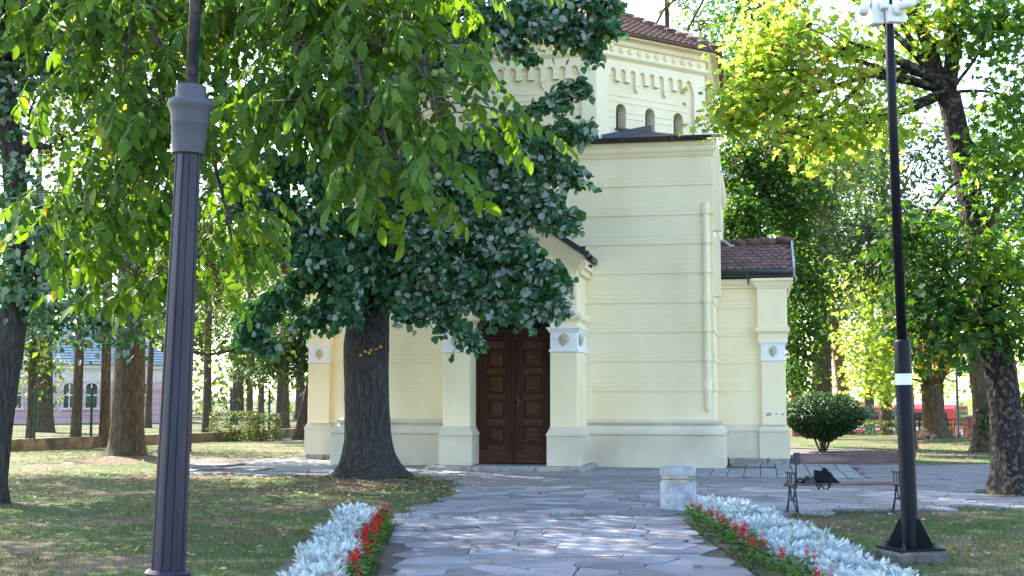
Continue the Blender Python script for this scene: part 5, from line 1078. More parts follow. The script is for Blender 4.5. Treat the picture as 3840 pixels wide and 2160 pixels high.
# ============================================================ STREET FURNITURE
# ---------------- lamp post, left foreground
DLP = 6.6
lp = PX(423, 1449, DLP); LX = lp[0] - .02
T = thing('lamp_post', 'grey-violet ribbed octagonal lamp post with a moulded collar, left foreground', 'lamp post', (LX, DLP, 0)); T.rotation_euler = (0, math.radians(1.45), math.radians(8))
zr = PX(425, 1440, DLP)[2]; zc0 = PX(470, 388, DLP)[2]; zc1 = PX(476, 250, DLP)[2]; zt = PX(476, 225, DLP)[2]
def octo(r0, r1, z0, z1, groove=.0):
    b = MB(); n = 8; vs = []
    for z, r in ((z0, r0), (z1, r1)):
        for k in range(n):
            a0 = 2 * math.pi * (k - .5) / n; a1 = 2 * math.pi * (k + .5) / n
            p0 = np.array([math.cos(a0), math.sin(a0)]) * r; p1 = np.array([math.cos(a1), math.sin(a1)]) * r; nn = -(p0 + p1) / np.linalg.norm(p0 + p1)
            for t, g in ((.01, 0), (.05, .0), (.10, 0), (.15, 0.), (.19, groove), (.24, groove * .6), (.5, groove * .5), (.76, groove * .6), (.81, groove), (.85, 0), (.93, 0), (.99, 0)):
                p = p0 * (1 - t) + p1 * t + nn * g; vs.append((p[0], p[1], z))
    m = n * 12; b.add(vs, [(i, (i + 1) % m, m + (i + 1) % m, m + i) for i in range(m)] + [tuple(range(m, 2 * m))]); return b
octo(.089, .066, zr + .01, zc0 + .02, .0055).obj('shaft', M['lamp'], T)
b = MB(); b.lathe([(.17, 0), (.17, .06), (.15, .09), (.145, .30), (.15, .32), (.13, .36), (.112, .42), (.105, zr - .16), (.12, zr - .13), (.12, zr - .09), (.100, zr - .05), (.112, zr - .03), (.115, zr), (.104, zr + .015), (.09, zr + .016)], n=28); smooth_by_angle(b.obj('base', M['lamp'], T), 40)
hc = zc1 - zc0
b = MB(); b.lathe([(.072, zc0), (.083, zc0 + .004), (.083, zc0 + .02), (.088, zc0 + .05), (.092, zc0 + hc * .52), (.095, zc0 + hc * .535), (.096, zc0 + hc * .55), (.098, zc0 + hc * .72), (.108, zc0 + hc * .82), (.116, zc0 + hc * .87), (.118, zc0 + hc * .92), (.114, zc0 + hc * .97), (.100, zc1), (.080, zc1 + .003), (.078, zt + .02), (.05, zt + .022)], n=32); smooth_by_angle(b.obj('collar', M['lamp_top'], T), 40)
b = MB(); b.lathe([(.031, zt), (.029, zt + 1.3), (.028, 5.2)], n=16); b.obj('upper_tube', M['lamp_tube'], T, True)
b = MB(); b.lathe([(.03, 5.2), (.07, 5.22), (.05, 5.27), (.06, 5.3)], n=14); b.obj('lantern_seat', M['lamp'], T, True)
b = MB(); b.lathe([(.06, 5.3), (.15, 5.45), (.17, 5.6), (.12, 5.78), (.0, 5.82)], n=14, cap=False); b.obj('lantern_globe', M['cctv'], T, True)

# ---------------- camera pole, right
pb = G(2292, 1410); PXc, PYc = pb[0], pb[1]
T = thing('camera_pole', 'slim black steel pole with white camera boxes on a bolted concrete footing', 'pole', (PXc, PYc, 0)); T.rotation_euler = (0, math.radians(-1.0), math.radians(12))
kz = lambda y: PX(2260, y, PYc)[2]
b = MB(); b.bbox(-.27, .27, -.27, .27, -.1, .115, .03); b.obj('footing', M['footing'], T)
b = MB(); b.bbox(-.25, .25, -.25, .25, .116, .136, .004); b.obj('base_plate', M['black'], T)
z1 = kz(855)
b = MB(); b.lathe([(.083, .137), (.083, z1 - .03), (.077, z1 - .008), (.068, z1)], n=24); smooth_by_angle(b.obj('lower_shaft', M['black'], T), 50)
b = MB(); b.lathe([(.049, z1 - .01), (.049, 7.6)], n=20); b.obj('upper_shaft', M['black'], T, True)
for k in range(4):
    a = k * math.pi / 2 + math.pi / 4; c, s = math.cos(a), math.sin(a); t = .006; b = MB()
    vs = []
    for sg in (-1, 1):
        for r, z in ((.075, .137), (.235, .137), (.235, .16), (.105, .42), (.075, .42)): vs.append((c * r - s * t * sg, s * r + c * t * sg, z))
    b.add(vs, [(0, 1, 2, 3, 4), (9, 8, 7, 6, 5)] + [(i, i + 5, (i + 1) % 5 + 5, (i + 1) % 5) for i in range(5)]); b.obj('gusset', M['black'], T)
for x in (-.17, .17):
    for y in (-.17, .17): b = MB(); b.lathe([(.012, .1365), (.012, .19), (0, .19)], (x, y, 0), 8); b.lathe([(.024, .137), (.024, .156), (.012, .156)], (x, y, 0), 6, cap=False); b.obj('anchor_bolt', M['iron'], T)
b = MB(); b.lathe([(.085, kz(968)), (.085, kz(940))], n=24, cap=False); b.obj('white_sticker', M['cctv'], T, True)
b = MB(); b.bbox(.078, .10, -.03, .03, kz(1085), kz(1040), .004); b.obj('service_hatch', M['black'], T)
b = MB(); b.tube([(.095, 0, kz(1150)), (.10, .0, kz(1060)), (.09, 0, kz(1030))], .008, 6); b.obj('cable', M['black'], T)
zb_ = kz(65); zt_ = kz(22)
b = MB(); b.bbox(-.065, .115, -.14, -.05, zb_, zt_, .01); b.obj('junction_box', M['cctv'], T)
b = MB(); b.bbox(-.19, -.05, -.02, .12, zb_ + .01, zt_ + .10, .01); b.obj('battery_box', M['cctv'], T)
b = MB(); b.bbox(-.125, -.05, -.12, -.04, kz(30), kz(-40), .008); b.obj('antenna_box', M['cctv'], T)
b = MB(); b.tube([(.02, -.145, zb_ + .11), (.03, -.22, zb_ + .12)], [.05, .055], 14); b.obj('camera_mount', M['cctv'], T, True)
b = MB(); b.tube([(.0, -.23, zb_ + .13), (.08, -.26, zb_ + .165), (.15, -.28, zb_ + .18)], [.045, .05, .05], 14); cb = b.obj('camera_body', M['cctv'], T, True)
b = MB(); b.bbox(.12, .20, -.30, -.24, zb_ + .13, zb_ + .215, .008); b.obj('camera_head', M['iron'], T)
b = MB(); b.box(.132, .188, -.304, -.3005, zb_ + .155, zb_ + .195); b.obj('lens_window', M['bone'], T)
b = MB(); q = [(-.30, -.02, zb_ + .12), (-.20, .06, zb_ + .30)]; b.tube(q, [.055, .045], 12); b.obj('side_camera', M['cctv'], T, True)

# ---------------- bench with its castings
BANG = math.radians(8); BE = G(2080, 1290); bl0 = G(2005, 1290); 
BN = thing('park_bench', 'wooden park bench with grey cast-iron ends facing the chapel', 'bench', (4.79, 18.42, 0), BANG)
by0 = BN.location.y; hl = .80
sz = .405; kz = lambda y: PX(2100, y, by0 - .0)[2]
zbk0, zbk1 = kz(1166), kz(1140)
b = MB(); b.bbox(-hl + .03, hl + .02, .02, .055, zbk0, zbk1, .006); b.obj('back_plank', M['bench'], BN)
for y in (.07, .20, .33): b = MB(); b.bbox(-hl - .03, hl + .03, y, y + .115, sz, sz + .032, .006); b.obj('seat_plank', M['bench'], BN)
for sx in (-hl, hl):
    b = MB()
    b.tube([(sx, -.02, 0.02), (sx, .02, .20), (sx, .10, sz - .02)], [.016, .014, .016], 6); b.tube([(sx, .42, .02), (sx, .34, .20), (sx, .30, sz - .02)], [.016, .014, .016], 6)
    b.tube([(sx, .02, .20), (sx, .34, .20)], .014, 6); b.tube([(sx, .16, .19), (sx, .08, sz - .04)], .012, 6); b.tube([(sx, .20, .19), (sx, .28, sz - .04)], .012, 6); b.tube([(sx, .16, .20), (sx, .04, .05)], .012, 6)
    b.lathe([(.05, 0), (.05, .015), (.02, .05)], (sx, -.02, 0), 10); b.lathe([(.05, 0), (.05, .015), (.02, .05)], (sx, .42, 0), 10)
    o = b.obj('end_casting', M['iron'], BN, True); o['kind'] = 'stuff'
    b = MB(); b.bbox(sx - .025, sx + .025, .03, .50, sz - .028, sz - .002, .006); b.obj('seat_bearer', M['iron'], BN)
    b = MB(); b.tube([(sx, .06, sz), (sx, .035, sz + .2), (sx, .005, zbk1 - .02)], [.018, .014, .014], 6); b.obj('back_upright', M['iron'], BN, True)
    b = MB(); b.bbox(sx - .045, sx + .05, -.004, .018, zbk0 - .01, zbk1 + .012, .008); b.obj('back_bracket', M['iron'], BN)
    b = MB(); b.bbox(sx - .05, sx + .01, .05, .36, sz + .165, sz + .19, .006); b.obj('armrest', M['iron'], BN)
    for y in (.16, .24, .33): b = MB(); b.tube([(sx - .02, y, sz + .03), (sx - .02, y, sz + .166)], .009, 6); b.obj('armrest_bar', M['iron'], BN)
# camera bag left on the bench
def bloc(u, v, z): c, s = math.cos(BANG), math.sin(BANG); return (BN.location.x + u * c - v * s, by0 + u * s + v * c, z)
T = thing('camera_bag', 'black camera bag with hanging strap left on the bench', 'bag', bloc(-.36, .19, sz + .033), BANG)
def soft_box(sx, sy, sz_, seed, n=7, taper=.85, sag=.03):
    r = np.random.default_rng(seed); b = MB(); V = []; L = 5; N = 20
    for j in range(L + 1):
        t = j / L; k = 1 - (1 - taper) * t
        for i in range(N):
            a = 2 * math.pi * i / N; ca, sa = math.cos(a), math.sin(a); e = .45
            x = sx / 2 * k * math.copysign(abs(ca) ** e, ca); y = sy / 2 * k * math.copysign(abs(sa) ** e, sa)
            V.append((x + r.normal() * .005, y + r.normal() * .004, sz_ * t + (r.normal() * .006 - sag * t * (x / sx) if 0 < j else 0)))
    b.add(V, [(j * N + i, j * N + (i + 1) % N, (j + 1) * N + (i + 1) % N, (j + 1) * N + i) for j in range(L) for i in range(N)] + [tuple(range(N - 1, -1, -1)), tuple(range(L * N, (L + 1) * N))]); return b
soft_box(.24, .16, .17, 3).obj('body', M['bag'], T, True)
b = MB(); b.add([(.10, -.07, .16), (.10, .07, .16), (.155, .07, .08), (.155, -.07, .08), (.24, .06, .012), (.24, -.06, .012), (.24, -.06, 0), (.10, -.07, 0), (.10, .07, 0), (.24, .06, 0)], [(0, 3, 2, 1), (3, 5, 4, 2), (0, 7, 6, 5, 3), (1, 2, 4, 9, 8), (5, 6, 9, 4)]); b.obj('open_flap', M['bag'], T)
def strap(b, pts, w_, axis=(1, 0, 0)):
    ax = np.array(axis, float) * w_ / 2; n = len(pts); P = np.array(pts, float); V = [tuple(p - ax) for p in P] + [tuple(p + ax) for p in P]; V += [(x, y + .004, z + .003) for x, y, z in V]
    m = 2 * n
    for i in range(n - 1): b.add([V[i], V[i + 1], V[n + i + 1], V[n + i], V[m + i], V[m + i + 1], V[m + n + i + 1], V[m + n + i]], [(0, 1, 2, 3), (7, 6, 5, 4), (0, 4, 5, 1), (2, 6, 7, 3)])
b = MB(); tt = np.linspace(0, 1, 17); strap(b, [(.07 - .15 * (1 - math.cos(math.pi * t)) / 2 * 1.0 + .03 * math.sin(math.pi * t), -.13 - .01 * math.sin(math.pi * t), .155 * (1 - t) ** .5 - .0 - .36 * math.sin(math.pi * t) * .5 - .02 * t) for t in tt], .028); b.obj('strap', M['bag'], T)
b = MB(); strap(b, [(-.13, -.12, .0), (-.12, -.14, -.06), (-.10, -.145, -.085), (-.085, -.14, -.02)], .02); b.obj('loose_strap', M['bag'], T)
b = soft_box(.07, .05, .03, 9); o = b.obj('handle', M['bag'], T, True); o.location = (.05, 0, .168)
T = thing('leather_pouch', 'shiny black leather pouch and straps beside the camera bag', 'pouch', bloc(-.56, .15, sz + .033), BANG)
soft_box(.20, .13, .085, 5, taper=.6, sag=.05).obj('body', M['bagl'], T, True)
b = MB(); b.tube([(-.08, -.02, .03), (-.13, -.01, .07), (-.16, 0, .06), (-.19, .02, .02), (-.15, .03, .015), (-.10, .0, .02)], .016, 8); b.obj('bundled_straps', M['bagl'], T, True)

# ---------------- concrete litter bin
bp_ = G(1712, 1287); T = thing('litter_bin', 'round pale concrete litter bin with two steel bands at the path edge', 'bin', (bp_[0], bp_[1] + .24, 0)); hz_ = PX(1712, 1176, bp_[1])[2]; R_ = .5 * 91 * KD / F * bp_[1]
b = MB(); b.lathe([(R_ * 1.0, -.02), (R_, hz_ * .66), (R_ * .985, hz_ * .67)], n=36); smooth_by_angle(b.obj('body', M['concrete'], T), 40)
for a, c, mt, rr in ((.67, .715, 'steel', .972), (.722, .752, 'concrete', 1.0), (.758, .80, 'steel', .972)):
    b = MB(); b.lathe([(R_ * rr * .98, hz_ * a), (R_ * rr, hz_ * a + .003), (R_ * rr, hz_ * c - .003), (R_ * rr * .98, hz_ * c)], n=36); b.obj('steel_band' if mt == 'steel' else 'concrete_ring', M[mt], T, False); 
b = MB(); b.lathe([(R_ * .97, hz_ * .80), (R_, hz_ * .808), (R_ * 1.0, hz_ * .965), (R_ * .985, hz_ * .975), (R_ * .98, hz_ * .99), (R_ * .93, hz_), (R_ * .78, hz_), (R_ * .76, hz_ * .9), (R_ * .75, hz_ * .7)], n=36, cap=False); smooth_by_angle(b.obj('rim', M['concrete'], T), 40)

# ============================================================ FLOWER BEDS
def lobed(seed, n=34, h=.24, w_=.17):
    r = np.random.default_rng(seed); V, Fc = [], []
    outline = np.array([(0, .02), (.2, .05), (.25, .22), (.36, .08), (.45, .30), (.55, .10), (.68, .26), (.76, .09), (1, 0)])
    tp = np.array([(x, -y, .03 * math.sin(x * 6)) for x, y in outline] + [(x, y, .03 * math.sin(x * 6)) for x, y in outline[::-1][1:]])
    for k in range(n):
        a = r.uniform(0, 6.28); elv = r.uniform(.15, 1.35); q = r.random() ** .6; base = np.array([math.cos(a) * w_ * .62 * q, math.sin(a) * w_ * .62 * q, h * r.uniform(.1, .9)])
        d_ = np.array([math.cos(a) * math.cos(elv), math.sin(a) * math.cos(elv), math.sin(elv)]); nn_ = np.array([-math.cos(a) * .8, -math.sin(a) * .8, .9]) + r.normal(size=3) * .25
        R = frames(d_[None], nn_[None])[0]; L = r.uniform(.045, .085); m = len(V); V += list((tp * L * np.array([1, 1.1, 1])) @ R.T + base); Fc.append(tuple(range(m, m + len(tp))))
    return V, Fc
DM = []
for s in range(5):
    V, Fc = lobed(s, 170); me_ = bpy.data.meshes.new('dusty_miller'); me_.from_pydata([tuple(v) for v in V], [], Fc); me_.update(); me_.materials.append(M['silver']); DM.append(me_)
def salvia_parts(seed, flowers):
    r = np.random.default_rng(seed); V, Fc = [], []
    tv = T_LIN[0] * np.array([1, .75, 1])
    for k in range(30):
        a = r.uniform(0, 6.28); elv = r.uniform(-.5, .7); zz = r.uniform(.03, .20); base = np.array([math.cos(a) * .04, math.sin(a) * .04, zz]); d_ = np.array([math.cos(a) * math.cos(elv), math.sin(a) * math.cos(elv), math.sin(elv)])
        R = frames(d_[None], (np.array([0, 0, 1.]) + r.normal(size=3) * .3)[None])[0]; m = len(V); V += list((tv * r.uniform(.05, .085)) @ R.T + base + d_ * .03); Fc += [tuple(i + m for i in f) for f in T_LIN[1]]
    me1 = bpy.data.meshes.new('foliage'); me1.from_pydata([tuple(v) for v in V], [], Fc); me1.update(); me1.materials.append(M['salvia'])
    sp = []
    for k in range(flowers):
        V, Fc = [], []; cx, cy = r.normal() * .05, r.normal() * .05; z0 = r.uniform(.17, .21); hh = r.uniform(.07, .13)
        for j in range(34):
            a = r.uniform(0, 6.28); t = r.random(); rad = .028 * (1 - .6 * t) + .008; base = np.array([cx, cy, z0 + hh * t]); d_ = np.array([math.cos(a), math.sin(a), .3]); R = frames(d_[None], np.array([[0, 0, 1.]]) + r.normal(size=(1, 3)) * .3)[0]; m = len(V); V += list((T_QUAD[0] * np.array([1, .7, 1]) * rad) @ R.T + base); Fc.append(tuple(range(m, m + 4)))
        me2 = bpy.data.meshes.new('flower_spike'); me2.from_pydata([tuple(v) for v in V], [], Fc); me2.update(); me2.materials.append(M['red']); sp.append(me2)
    return me1, sp
SV = [salvia_parts(s, f) for s, f in ((1, 1), (2, 3), (3, 0), (4, 2), (5, 0))]
def bed(side):
    pl = 'right' if side > 0 else 'left'; cnt = 0
    y = 9.0 if side > 0 else 9.6
    yend = 17.9 if side > 0 else 16.9
    while y < yend:
        inner = XR + .10 if side > 0 else xl(y) - .10
        nsil = 3 if side > 0 else 2
        wd_ = .22
        for k in range(nsil):
            if side < 0: x = inner - .24 - k * .20
            else: x = inner + .27 + k * .21
            if rng.random() < .04: continue
            px_ = x + rng.normal() * .04; py_ = y + rng.normal() * .05
            o = obj_from(DM[int(rng.integers(5))], 'dusty_miller'); s = rng.uniform(.85, 1.25); o.location = (px_, py_, g1(px_, py_) - .01); o.rotation_euler = (rng.normal() * .08, rng.normal() * .08, rng.uniform(0, 6.28)); o.scale = (s, s, s * rng.uniform(.9, 1.15))
            tag(o, 'silver-white dusty miller plant in the flower border %s of the path' % pl, 'plant', 'dusty miller in the %s border' % pl); cnt += 1
        for q in range(1):
            if rng.random() < .90:
                m1, sp = SV[int(rng.integers(5))]
                px_ = inner + side * rng.uniform(.02, .10); py_ = y + rng.normal() * .04; t = thing('red_salvia', 'low green salvia with red flower spikes edging the %s side of the path' % pl, 'flower', (px_, py_, 0), rng.uniform(0, 6.28), 'salvia along the %s path edge' % pl); s = rng.uniform(.9, 1.2); t.scale = (s, s, s)
                obj_from(m1, 'foliage', t)
                for mm in sp: obj_from(mm, 'flower_spike', t)
        y += .20
bed(1); bed(-1)
for side in (1, -1):       # planted earth under the borders
    b = MB(); ysn = np.arange(-2, 18.3, .4)
    for y0, y1 in zip(ysn[:-1], ysn[1:]):
        if side > 0: q = [(XR + .015, y0), (XR + 1.5, y0), (XR + 1.5, y1), (XR + .015, y1)]
        else: q = [(xl(y0) - .95, y0), (xl(y0) - .015, y0), (xl(y1) - .015, y1), (xl(y1) - .95, y1)]
        if side < 0 and y1 > 17.2: continue
        b.add([(x, y, g1(x, y) + .012) for x, y in q], [(0, 1, 2, 3)])
    o = b.obj('planting_soil', M['joint']); o['kind'] = 'structure'

# ============================================================ FENCE, LOW WALL, HEDGE, BUSH
fa = G(-250, 1150); fb = G(800, 1098); fa, fb = np.array(fa[:2]), np.array(fb[:2]); fdir = (fb - fa) / np.linalg.norm(fb - fa); FL = np.linalg.norm(fb - fa); fn_ = np.array([-fdir[1], fdir[0]]); fang = math.atan2(fdir[1], fdir[0])
T = thing('low_wall', 'weathered brown concrete low wall under the green mesh fence', 'wall', (fa[0], fa[1], 0), fang)
n = int(FL / 2.5)
for i in range(n): b = MB(); b.bbox(i * 2.5 + .004, i * 2.5 + 2.496, 0, .22, -.1, .36 + rng.normal() * .01, .02); b.obj('wall_bay', M['wall_old'], T)
T = thing('mesh_fence', 'dark green wire mesh fence with round-capped posts on the low wall', 'fence', (fa[0], fa[1], 0), fang)
for i in range(n + 1):
    b = MB(); b.bbox(i * 2.5 - .035, i * 2.5 + .035, .075, .145, .34, 1.98, .006); b.obj('post', M['green'], T)
pb_ = MB()
for x in np.arange(.05, 2.5, .075): pb_.box(x - .0025, x + .0025, .108, .113, .40, 1.92)
for z in (.42, .60, .65, .80, 1.00, 1.05, 1.2, 1.40, 1.45, 1.6, 1.80, 1.85, 1.91): pb_.box(0.04, 2.46, .100, .107, z - .004, z + .004)
pm = None
for i in range(n):
    if pm is None: o = pb_.obj('mesh_panel', M['green'], T); pm = o.data
    else: o = obj_from(pm, 'mesh_panel', T)
    o.location = (i * 2.5, 0, 0); o['kind'] = 'stuff'
def leafy_box(name, label, cat, base, size_, n, lm_, ls, shape='box', stems=0):
    T = thing(name, label, cat, tuple(base)); sx, sy, szz = size_; N = n
    if shape == 'box':
        f = rng.integers(0, 5, N); p = rng.uniform(-.5, .5, (N, 3)) * np.array([sx, sy, szz]); 
        p[f == 0, 2] = szz / 2; p[f == 1, 1] = -sy / 2; p[f == 2, 0] = sx / 2; p[f == 3, 0] = -sx / 2; p[f == 4, 1] = sy / 2; p += rng.normal(size=(N, 3)) * .04; p[:, 2] += szz / 2; out_ = unit(p - np.array([0, 0, szz / 2]))
    else:
        dv = unit(rng.normal(size=(N, 3))); rad = rng.random(N) ** .3; p = dv * rad[:, None] * np.array([sx / 2, sy / 2, szz * .40]); lump = 1 + .06 * np.sin(dv[:, 0] * 7) * np.sin(dv[:, 2] * 6 + 1); p *= lump[:, None]; k = np.clip(-p[:, 2] / (szz * .4), 0, 1); p[:, :2] *= (1 - .42 * k)[:, None]; p[:, 2] += szz * .58; out_ = dv
    d_, n_ = rand_leaf(N, .2, out_); n_ += out_ * .8
    v, l, s = batch(T_QUAD, frames(d_, n_), p, ls * rng.uniform(.6, 1.2, N)); o = obj_from(fast_mesh('foliage', v, l, s, M[lm_]), 'foliage', T); o['kind'] = 'stuff'
    b = MB()
    for k in range(stems or 6):
        a = rng.uniform(0, 6.28); e = np.array([math.cos(a) * sx * .22, math.sin(a) * sy * .22, szz * .55]); b.tube([(math.cos(a) * .08, math.sin(a) * .08, -.02), tuple(e * .5), tuple(e)], [.025, .018, .01], 5)
    o = b.obj('stems', M['bark_b'], T); o['kind'] = 'stuff'
    return T
g = G(590, 1110); leafy_box('clipped_hedge', 'clipped box-shaped hedge block before the low wall, left half with bare twigs', 'hedge', (g[0], g[1], 0), (1.6, .9, 1.05), 2600, 'hedge', .09)
g = G(655, 1108); leafy_box('rounded_hedge', 'looser green hedge block adjoining the clipped one on its right', 'hedge', (g[0] + .1, g[1], 0), (1.1, .9, .95), 1700, 'hedge', .10)
g = G(2070, 1136); leafy_box('round_bush', 'dark green globe-shaped bush on the lawn behind the bench', 'bush', (g[0], g[1], 0), (2.75, 2.4, 1.84), 17000, 'bush', .085, 'ball', 16)
g = G(1985, 1092); leafy_box('far_bush', 'small bright bush peeping out right of the chapel side arm', 'bush', (g[0], g[1] + 2, 0), (2.0, 1.5, 1.5), 1200, 'hedge', .12, 'ball')
g = PX(2205, 1090, 60); leafy_box('far_hedge', 'long low hedge in front of the teal fence', 'hedge', (g[0], g[1], g1(g[0], g[1]) - .1), (6.5, 1.2, 1.0), 3500, 'hedge', .13)
g = PX(2570, 1060, 30); leafy_box('edge_shrub', 'dark shrub at the right edge of the picture behind the maple', 'bush', (g[0] + .25, g[1], 0), (1.0, 1.0, 1.9), 1800, 'bush', .11, 'ball')
# ---------------- teal fence, brick pillar, railing, bus beyond the lawn
g0 = PX(2150, 1060, 66); g1_ = PX(2255, 1060, 68)
T = thing('teal_fence', 'pale teal panel fence above the far hedge', 'fence', (g0[0], g0[1], g1(g0[0], g0[1])), math.atan2(g1_[1] - g0[1], g1_[0] - g0[0])); L = math.hypot(g1_[0] - g0[0], g1_[1] - g0[1]); zt2 = PX(2200, 1025, 67)[2] - T.location.z
for i in range(4): b = MB(); b.box(i * L / 3 - .05, i * L / 3 + .05, -.05, .05, 0, zt2 + .1); b.obj('post', M['green2'], T)
for i in range(3):
    for z in np.linspace(.3, zt2 - .05, 9): b = MB(); b.box(i * L / 3 + .06, (i + 1) * L / 3 - .06, -.015, .015, z - .04, z + .05); b.obj('rail', M['green2'], T)
g = PX(2443, 1090, 55); T = thing('brick_pillar', 'red brick gate pillar with flat stone cap in front of the bus', 'pillar', (g[0], g[1], g1(g[0], g[1]) - .3), .1); zp = PX(2443, 1047, 55)[2] - T.location.z
bm_ = None; hgt = int(zp / .085)
for r in range(hgt):
    for (x, y, rot) in ((-.125, -.19, 0), (.125, -.19, 0), (-.125, .19, 0), (.125, .19, 0), (-.19, 0, 1), (.19, 0, 1)):
        if bm_ is None: b = MB(); b.bbox(-.12, .12, -.058, .058, 0, .075, .004); o = b.obj('brick', M['brick'], T); bm_ = o.data
        else: o = obj_from(bm_, 'brick', T)
        k = r % 2; o.location = ((x, y) if not k else (y, x)) + (r * .085,) ; o.rotation_euler = (0, 0, math.pi / 2 * ((rot + k) % 2))
b = MB(); b.box(-.16, .16, -.16, .16, 0, hgt * .085); b.obj('mortar_core', M['stone'], T)
b = MB(); b.bbox(-.33, .33, -.33, .33, hgt * .085, hgt * .085 + .09, .02); b.obj('cap', M['stone'], T)
ga = PX(2290, 1090, 56); gb = PX(2432, 1090, 56); T = thing('black_railing', 'low black bar railing across the lawn in front of the bus', 'railing', (ga[0], ga[1], 0)); L = gb[0] - ga[0]
for y in (1055, 1067, 1100): z = PX(2350, y, 56)[2]; b = MB(); b.box(0, L, -.015, .015, z - .015, z + .02); b.obj('rail', M['black'], T)
for i in range(7): b = MB(); b.box(i * L / 6 - .02, i * L / 6 + .02, -.02, .02, -.25, PX(2350, 1053, 56)[2]); b.obj('post', M['black'], T)
bars = MB()
for x in np.arange(.1, L, .13): bars.box(x - .006, x + .006, -.006, .006, -.1, PX(2350, 1056, 56)[2])
o = bars.obj('bars', M['black'], T); o['kind'] = 'stuff'
g = PX(2411, 1097, 53); T = thing('thin_lamp_pole', 'thin dark pole standing before the red bus', 'pole', (g[0], g[1], 0)); b = MB(); b.lathe([(.10, -.05), (.09, .12), (.05, .2), (.045, 5), (.03, 5.1)], n=12); b.obj('shaft', M['iron'], T, True)
b = MB(); b.lathe([(.04, 5.1), (.2, 5.25), (.2, 5.3), (.02, 5.5)], n=12); b.obj('lamp_head', M['iron'], T, True)
g = PX(477, 1125, 40); T = thing('grey_post', 'slender grey post half hidden behind the lamp post', 'pole', (g[0], g[1], g1(g[0], g[1]))); b = MB(); b.lathe([(.06, -.05), (.06, 4.2), (.05, 4.25)], n=12); b.obj('shaft', M['lamp_top'], T, True); b = MB(); b.lathe([(.09, 0), (.09, .03), (.06, .04)], n=12); b.obj('foot_flange', M['iron'], T)
# bus
gB = PX(2420, 1100, 88); zB = 1.13 - 2.95
T = thing('red_bus', 'red and white city bus passing beyond the park railing', 'bus', (gB[0], gB[1], zB), math.radians(50)); W2 = 1.25; LB_ = 10.5
b = MB()   # local: front faces -y, length along +y... side shown to the left
prof = [(-W2, .35), (W2, .35), (W2, 2.7), (W2 - .12, 2.9), (-W2 + .12, 2.9), (-W2, 2.7)]
b.prism(prof, 0, LB_); b.obj('body', M['redbus'], T)
b = MB(); b.bbox(-W2 + .16, W2 - .16, -.03, .01, 1.55, 2.55, .02); b.obj('windscreen', M['glass'], T)
b = MB(); b.box(-W2 + .3, W2 - .3, -.02, .01, 2.62, 2.82); b.obj('destination_board', M['glass'], T)
for s in (-1, 1):
    for i in range(6): b = MB(); x0, x1 = sorted((s * (W2 - .01), s * (W2 + .012))); b.box(x0, x1, .5 + i * 1.62, .5 + i * 1.62 + 1.5, 1.5, 2.45); b.obj('side_window', M['glass'], T)
    b = MB(); x0, x1 = sorted((s * W2, s * (W2 + .008))); b.box(x0, x1, .2, LB_ - .2, 1.22, 1.46); b.obj('white_stripe', M['buswhite'], T)
    for y in (2.2, 8.2):
        b = MB(); b.tube([(s * (W2 - .28), y, .48), (s * (W2 + .01), y, .48)], .48, 18); wh = b.obj('wheel', M['rubber'], T, True); b = MB(); b.tube([(s * (W2 + .005), y, .48), (s * (W2 + .02), y, .48)], .26, 14); b.obj('hub', M['cctv'], wh)
    b = MB(); b.bbox(s * .85 - .18, s * .85 + .18, -.04, .01, .75, .93, .02); b.obj('headlight', M['cctv'], T)
for k, (x0, x1, z0, z1) in enumerate(((-.5, .1, 1.18, 1.28), (.2, .7, 1.18, 1.26), (-.2, .5, .98, 1.10), (-.35, .3, .72, .80))): b = MB(); b.box(x0, x1, -.012, .004, z0, z1); b.obj('front_lettering', M['buswhite'], T)
b = MB(); b.bbox(-.8, .8, 2.0, 4.5, 2.905, 3.15, .06); b.obj('roof_unit', M['buswhite'], T); b = MB(); b.bbox(-.8, .8, .4, 1.4, 2.905, 3.05, .05); b.obj('roof_hatch', M['buswhite'], T)
# street behind
b = MB(); b.add([(14, 76, -1.83), (90, 76, -1.83), (90, 100, -1.83), (14, 100, -1.83)], [(0, 1, 2, 3)]); o = b.obj('street', M['joint']); o['kind'] = 'structure'
# ---------------- pink house beyond the fence
gP = PX(430, 1062, 84); gQ = PX(-330, 1068, 78); ang = math.atan2(gP[1] - gQ[1], gP[0] - gQ[0]); L = math.hypot(gP[0] - gQ[0], gP[1] - gQ[1])
T = thing('pink_house', 'long low pink house with arched windows and grey tiled roof behind the fence', 'house', (gQ[0], gQ[1], 0), ang)
zw = 3.7
b = MB(); b.box(0, L, 0, 7, -.1, zw); b.obj('wall', M['pink'], T)
b = MB(); b.box(-.06, L + .06, -.06, 7.06, zw - 1.05, zw - .25); b.obj('frieze', M['pinkw'], T)
b = MB(); b.box(-.25, L + .25, -.25, 7.25, zw - .24, zw); b.obj('eave_cornice', M['pinkw'], T)
b = MB(); b.add([(-.4, -.4, zw + .01), (L + .4, -.4, zw + .01), (L + .4, 7.4, zw + .01), (-.4, 7.4, zw + .01), (2.5, 3.5, zw + 2.6), (L - 2.5, 3.5, zw + 2.6)], [(0, 1, 5, 4), (2, 3, 4, 5), (1, 2, 5), (3, 0, 4), (3, 2, 1, 0)]); rf = b.obj('roof', M['zinc_l'], T)
rows = MB()
for k in range(14):
    t = k / 14.; y = -.4 + 3.9 * t; z = zw + .03 + 2.59 * t; rows.box(-.4 + 2.9 * t, L + .4 - 2.9 * t, y, y + .28, z + .012, z + .05)
o = rows.obj('tile_rows', M['zinc_l'], rf); o['kind'] = 'stuff'
i = 0; x = 1.0
